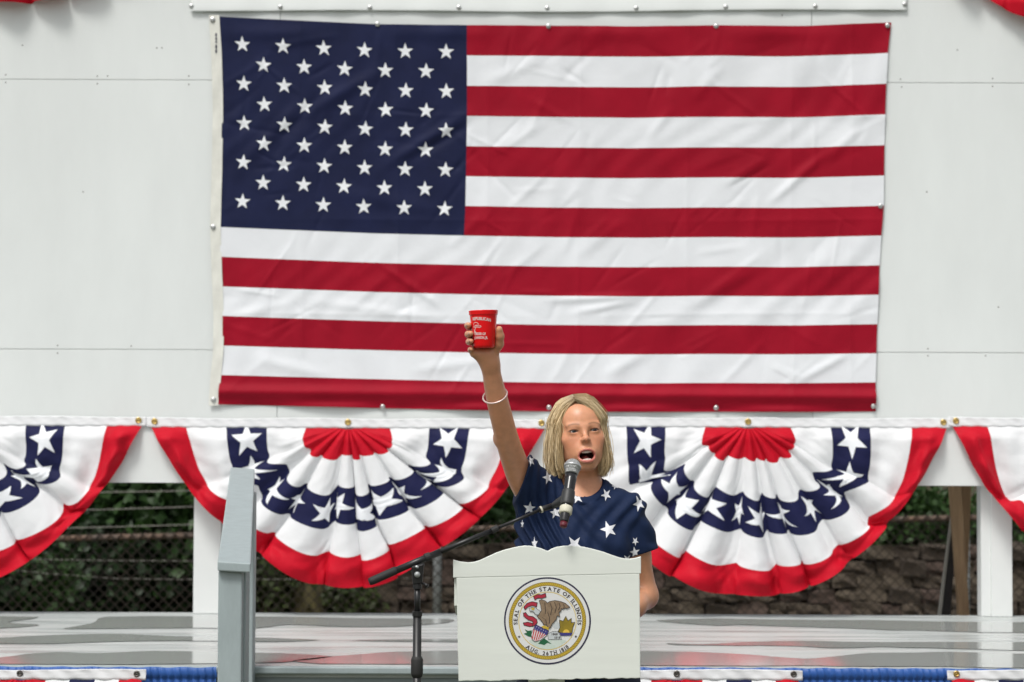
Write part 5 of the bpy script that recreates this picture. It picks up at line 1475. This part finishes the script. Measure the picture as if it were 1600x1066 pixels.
# ribbed neck band
nb = np.sqrt(((V[:, 0] - B(911, 736)[0]) / 0.0695) ** 2 + ((V[:, 2] - B(911, 736)[2]) / 0.078) ** 2)
band = (np.abs(nb - 1.09) < 0.11) & (V[:, 1] < PY + 0.02)
disp = np.where(band, 0.0022, disp)
cufd = np.abs((V - (c0 + c1) / 2) @ (tn / np.linalg.norm(tn))); cufd = np.where((V[:, 0] < B(850, 700)[0]), cufd, 1.0)
cufe = np.where(V[:, 0] > B(965, 700)[0], np.abs((V - (d0 + d1) / 2) @ dn), 1.0)
disp *= sstep(cufd, 0.0, 0.03) * sstep(cufe, 0.0, 0.025)
V = V + N_ * disp[:, None]
M['shirt'] = mat('navy jersey', (0.0062, 0.017, 0.056), 0.75, var=0.12, vscale=12, bump=0.05, bscale=700, spec=0.25)
shirt = mesh('shirt', V, Fq, M['shirt'], person, True)
bvh = BVHTree.FromPolygons([tuple(v) for v in V], [tuple(int(i) for i in q_) for q_ in Fq])
M['shirtstar'] = mat('white shirt print', (0.74, 0.75, 0.78), 0.75)
def decal(px, py, rpx, rot, squash=1.0):
    c = B(px, py); r = rpx / 535.0
    S, Fs = star_uv(3, 6, rot, 0.40)
    out = []; okv = []
    for x, y in S:
        p = Vector((c[0] + x * r * squash, PY - 0.6, c[2] + y * r)); hit = bvh.ray_cast(p, Vector((0, 1, 0)), 1.0)
        if hit[0] is None or hit[1].y > -0.08: okv.append(False); out.append((p.x, PY, p.z))
        else: okv.append(True); q_ = hit[0] + hit[1] * 0.0012; out.append(tuple(q_))
    okv = np.array(okv); O = np.array(out)
    Fk = [q_ for q_ in Fs if all(okv[i] for i in q_) and np.ptp(O[list(q_), 1]) < 0.02]
    if len(Fk) > 4:
        used = sorted({i for q_ in Fk for i in q_}); mp_ = {i: k for k, i in enumerate(used)}
        mesh('printed_star', O[used], [tuple(mp_[i] for i in q_) for q_ in Fk], M['shirtstar'], shirt)
for px, py, r, rot, sq in [(829, 720, 9, 0.3, 0.6), (855, 746, 11, 0.25, 0.8), (827, 793, 11, -0.1, 0.9), (867, 800, 10, 0.2, 0.9), (946, 773, 10, 0.45, 0.85), (961, 760, 6, 0.3, 1), (997.5, 787, 13, 0.4, 0.8),
                           (948.5, 826, 13.5, 0.3, 1), (834.5, 848, 11, 0.05, 0.5), (895.6, 849, 14.5, 0.6, 1), (901, 777, 10, 0.2, 1.0), (991, 845, 7, 0.7, 0.8), (990, 862, 9, 0.15, 1), (977, 872, 8, 0.6, 1), (816, 818, 7, 0, 0.4),
                           (860, 905, 13, 0.2, 1), (920, 915, 14, 0.5, 1), (965, 940, 13, 0.1, 1), (840, 960, 13, 0.4, 1), (890, 985, 13, 0.0, 1), (940, 1000, 13, 0.3, 1), (1050, 835, 8, 0.5, 0.6)]:
    decal(px, py, r, rot, sq)
# ---- trousers and shoes
f = Field((person.location.x - 0.24, PY - 0.20, 0.03), (person.location.x + 0.24, PY + 0.20, 1.0), 0.006)
f.ell(PEL, (0.166, 0.114, 0.15), 0.05); build_legs(f, 0.012)
f.plane_cut((0, 0, 0.94), (0, 0, 1), (-1, PY - 0.4, 0.9), (1, PY + 0.4, 1.1)); f.plane_cut((0, 0, 0.10), (0, 0, -1), (-1, PY - 0.4, 0.0), (1, PY + 0.4, 0.13))
V, Fq = f.nets(); mesh('trousers', V, Fq, mat('dark navy denim', (0.010, 0.014, 0.035), 0.8, var=0.2, vscale=30), person, True)
for s_ in (0, 1):
    f = Field(ANK[s_] + np.array([-0.07, -0.25, -0.09]), ANK[s_] + np.array([0.07, 0.09, 0.04]), 0.006)
    f.cap(ANK[s_] + np.array([0, 0.01, -0.045]), ANK[s_] + np.array([0, -0.15, -0.058]), 0.041, 0.034, 0.02); f.plane_cut((0, 0, 0.001), (0, 0, -1), (-1, PY - 0.5, -0.2), (1, PY + 0.4, 0.04))
    V, Fq = f.nets(); mesh('shoe', V, Fq, M['rubber'], person, True)

# ---- hair: chin length blonde bob, parted, darker at the roots
hv = []; hfc = []; hc = []
rh = random.Random(12)
def hair_path(side, az, along, layer, azc):
    """az: degrees from the face (0) round the side to the back (180); along: 0 front of the parting .. 1 crown"""
    a_ = math.radians(az); s_ = side; ac = math.radians(azc)
    rx, rf = (0.0785 if s_ < 0 else 0.0705) + layer, 0.092 + layer
    root = np.array([-0.016 + 0.006 * along - 0.0005 * s_, 0.064 - 0.118 * along, 0.080 + 0.026 * math.sin(PI * min(1, 0.12 + along * 0.80)) + layer * 0.6])
    c0 = np.array([0, -0.014, 0.022])
    def on(q_, ax_, ay_, az_):
        q_ = q_ - c0; return c0 + q_ / math.sqrt((q_[0] / (ax_ + layer)) ** 2 + (q_[1] / (ay_ + layer)) ** 2 + (q_[2] / (az_ + layer)) ** 2)
    ex, ef = s_ * math.sin(a_), math.cos(a_)
    eq = np.array([ex * rx * (1.03 if s_ < 0 else 1.0), -0.012 + ef * rf, 0.014])
    dip = 0.013 * max(0, 1 - along * 3)                     # fringe sweeps down over the temples
    m1 = on(root * 0.66 + eq * 0.34 + np.array([s_ * 0.012, 0, 0.012 - dip]), 0.078, 0.095, 0.088)
    m2 = on(root * 0.28 + eq * 0.72 + np.array([s_ * 0.012, 0, 0.006 - dip]), 0.079, 0.095, 0.088)
    ex2, ef2 = s_ * math.sin(a_ * 0.5 + ac * 0.5), math.cos(a_ * 0.5 + ac * 0.5); ex3, ef3 = s_ * math.sin(a_ * 0.25 + ac * 0.75), math.cos(a_ * 0.25 + ac * 0.75)
    fl = 1.13 if s_ < 0 else 1.06
    low = np.array([ex2 * rx * fl, -0.014 + ef2 * rf * 0.92, -0.042])
    end = np.array([ex3 * rx * (fl - 0.02), -0.016 + ef3 * rf * 0.84, -0.098])
    tip = np.array([ex3 * rx * (fl - 0.17), -0.018 + ef3 * rf * 0.72, -0.132 + 0.006 * math.cos(a_)])
    return [root, m1, m2, eq, low, end, tip]
def cr(pts, t):
    n = len(pts) - 1; x = min(t * n, n - 1e-6); i = int(x); f_ = x - i
    p0, p1, p2, p3 = pts[max(i-1, 0)], pts[i], pts[i+1], pts[min(i+2, n)]
    return 0.5 * ((2*p1) + (-p0+p2)*f_ + (2*p0-5*p1+4*p2-p3)*f_**2 + (-p0+3*p1-3*p2+p3)*f_**3)
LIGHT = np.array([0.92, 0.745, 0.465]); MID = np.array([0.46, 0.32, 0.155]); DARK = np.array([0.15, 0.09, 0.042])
NSEG = 15
for k in range(4200):
    side = -1 if rh.random() < 0.5 else 1
    along = rh.random() ** 0.9
    if side < 0: az = 50 + 132 * along + rh.gauss(0, 9); azmin = 46
    else: az = 44 + 138 * along + rh.gauss(0, 9); azmin = 40
    az = max(az, azmin + rh.random() * 8)
    azc = round(az / 9.0) * 9.0 + 2.5 * math.sin(round(az / 9.0) * 2.7 + side)
    lk = (int(round(az / 9.0)) * 7 + (3 if side > 0 else 0)) % 11
    lay = rh.uniform(-0.004, 0.0075) + 0.0022 * math.sin(lk * 1.9)
    pts = hair_path(side, az, along, lay, azc)
    flick = 1 + 0.09 * math.sin(lk * 2.1 + 1.3 * side) + rh.gauss(0, 0.03)
    pts[6] = np.array([pts[6][0] * flick, pts[6][1] * (flick * 0.5 + 0.5), pts[6][2] + 0.007 * math.sin(lk * 3.7)])
    pts[5] = pts[5] + np.array([pts[5][0] * 0.05 * math.sin(lk * 1.1), 0, 0])
    stray = rh.random() < 0.13
    clump = math.sin(lk * 2.3 + side)
    L_ = rh.uniform(0.82, 1.0) * (1 - 0.035 * (lk % 3 == 0))
    w0 = rh.uniform(0.0006, 0.0011)
    ph1, ph2 = rh.uniform(0, 6), rh.uniform(0, 6)
    tone = min(1, max(0, 0.55 + 0.36 * clump + rh.gauss(0, 0.28)))
    base = len(hv)
    prev = None
    for j in range(NSEG):
        t = j / (NSEG - 1) * L_
        p = cr(pts, t)
        wob = 0.0022 * t + (0.016 * t if stray else 0)
        p = p + np.array([wob * math.sin(5 * t + ph1), wob * math.cos(4 * t + ph2), 0.0015 * t * math.sin(7 * t + ph1)])
        q_ = cr(pts, min(t + 0.02, 1.0)) - cr(pts, max(t - 0.02, 0)); q_ = q_ / (np.linalg.norm(q_) + 1e-9)
        rad_ = p - np.array([0, -0.015, p[2]]); rad_ = rad_ / (np.linalg.norm(rad_) + 1e-9)
        s1 = np.cross(q_, rad_); s1 /= (np.linalg.norm(s1) + 1e-9); s2 = np.cross(q_, s1)
        w_ = w0 * (1.0 if t < 0.8 else max(0.25, 1 - (t - 0.8) * 3.2)) * 1.5
        for c3 in range(3):
            a3 = 2 * PI * c3 / 3; hv.append(p + s1 * math.cos(a3) * w_ + s2 * math.sin(a3) * w_ * 0.6)
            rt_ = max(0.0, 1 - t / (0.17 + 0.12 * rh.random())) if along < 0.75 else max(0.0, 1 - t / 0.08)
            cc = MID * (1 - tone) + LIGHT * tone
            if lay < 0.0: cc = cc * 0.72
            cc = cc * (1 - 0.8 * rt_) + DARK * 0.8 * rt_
            hc.append(cc)
    for j in range(NSEG - 1):
        for c3 in range(3): hfc.append((base + j*3 + c3, base + j*3 + (c3+1) % 3, base + (j+1)*3 + (c3+1) % 3, base + (j+1)*3 + c3))
hv = np.array(hv); hv = HEADC + (hv * np.array([1, -1, 1])) @ HR.T
hair = mesh('hair', hv, np.array(hfc), None, person, True)
def hair_mat(nm, attr, c=None):
    m = bpy.data.materials.new(nm); m.use_nodes = True; t = m.node_tree; b = t.nodes['Principled BSDF']
    if attr:
        at = t.nodes.new('ShaderNodeAttribute'); at.attribute_name = 'tone'; t.links.new(at.outputs['Color'], b.inputs['Base Color'])
    else: b.inputs['Base Color'].default_value = (*c, 1)
    b.inputs['Roughness'].default_value = 0.38; b.inputs['Specular IOR Level'].default_value = 0.5
    return m
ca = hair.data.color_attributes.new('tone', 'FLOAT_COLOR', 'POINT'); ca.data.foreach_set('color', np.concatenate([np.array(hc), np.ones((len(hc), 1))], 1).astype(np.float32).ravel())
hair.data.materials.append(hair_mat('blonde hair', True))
# dark blonde under layer that closes the gaps between strands
f = Field(HEADC - 0.17, HEADC + 0.17, 0.0035)
f.ell(H(0, -0.022, 0.026), (0.075, 0.088, 0.081), 0.01, rot=HR)
f.cap(H(0, -0.045, 0.0), H(0, -0.050, -0.095), 0.066, 0.052, 0.02)
for s_ in (-1, 1): f.cap(H(s_ * 0.060, -0.022, 0.0), H(s_ * 0.058, -0.022, -0.10), 0.021, 0.018, 0.02)
f.ell(H(0, 0.085, -0.035), (0.075, 0.070, 0.115), 0.01, True, rot=HR)
f.ell(H(0, 0.045, -0.10), (0.052, 0.060, 0.08), 0.01, True, rot=HR)
V, Fq = f.nets(); mesh('hair_under_layer', V, Fq, hair_mat('dark blonde under hair', False, (0.22, 0.145, 0.068)), hair, True)
# hoop earrings, bangle
M['gold'] = mat('gold hoop', (0.72, 0.46, 0.24), 0.25, metal=0.9); M['bangle'] = mat('pale rose enamel bangle', (0.80, 0.62, 0.58), 0.25, metal=0.3)
for s_ in (-1, 1):
    MB().torus(Vector(H(s_ * 0.072, 0.012, -0.048)), Vector(HR @ np.array([1, 0.5 * s_, 0.0])), 0.0105, 0.0013, 24, 8).build('earring', M['gold'], person, True)
ba = lerp(EL_R, WR_R, 0.57); bd = Vector(WR_R - EL_R).normalized()
cc = B(773.5, 618, -0.272)
o = MB().torus(Vector(cc), (bd + Vector((-0.10, -0.28, 0.0))).normalized(), 0.0345, 0.0024, 40, 10).build('bangle', M['bangle'], person, True)
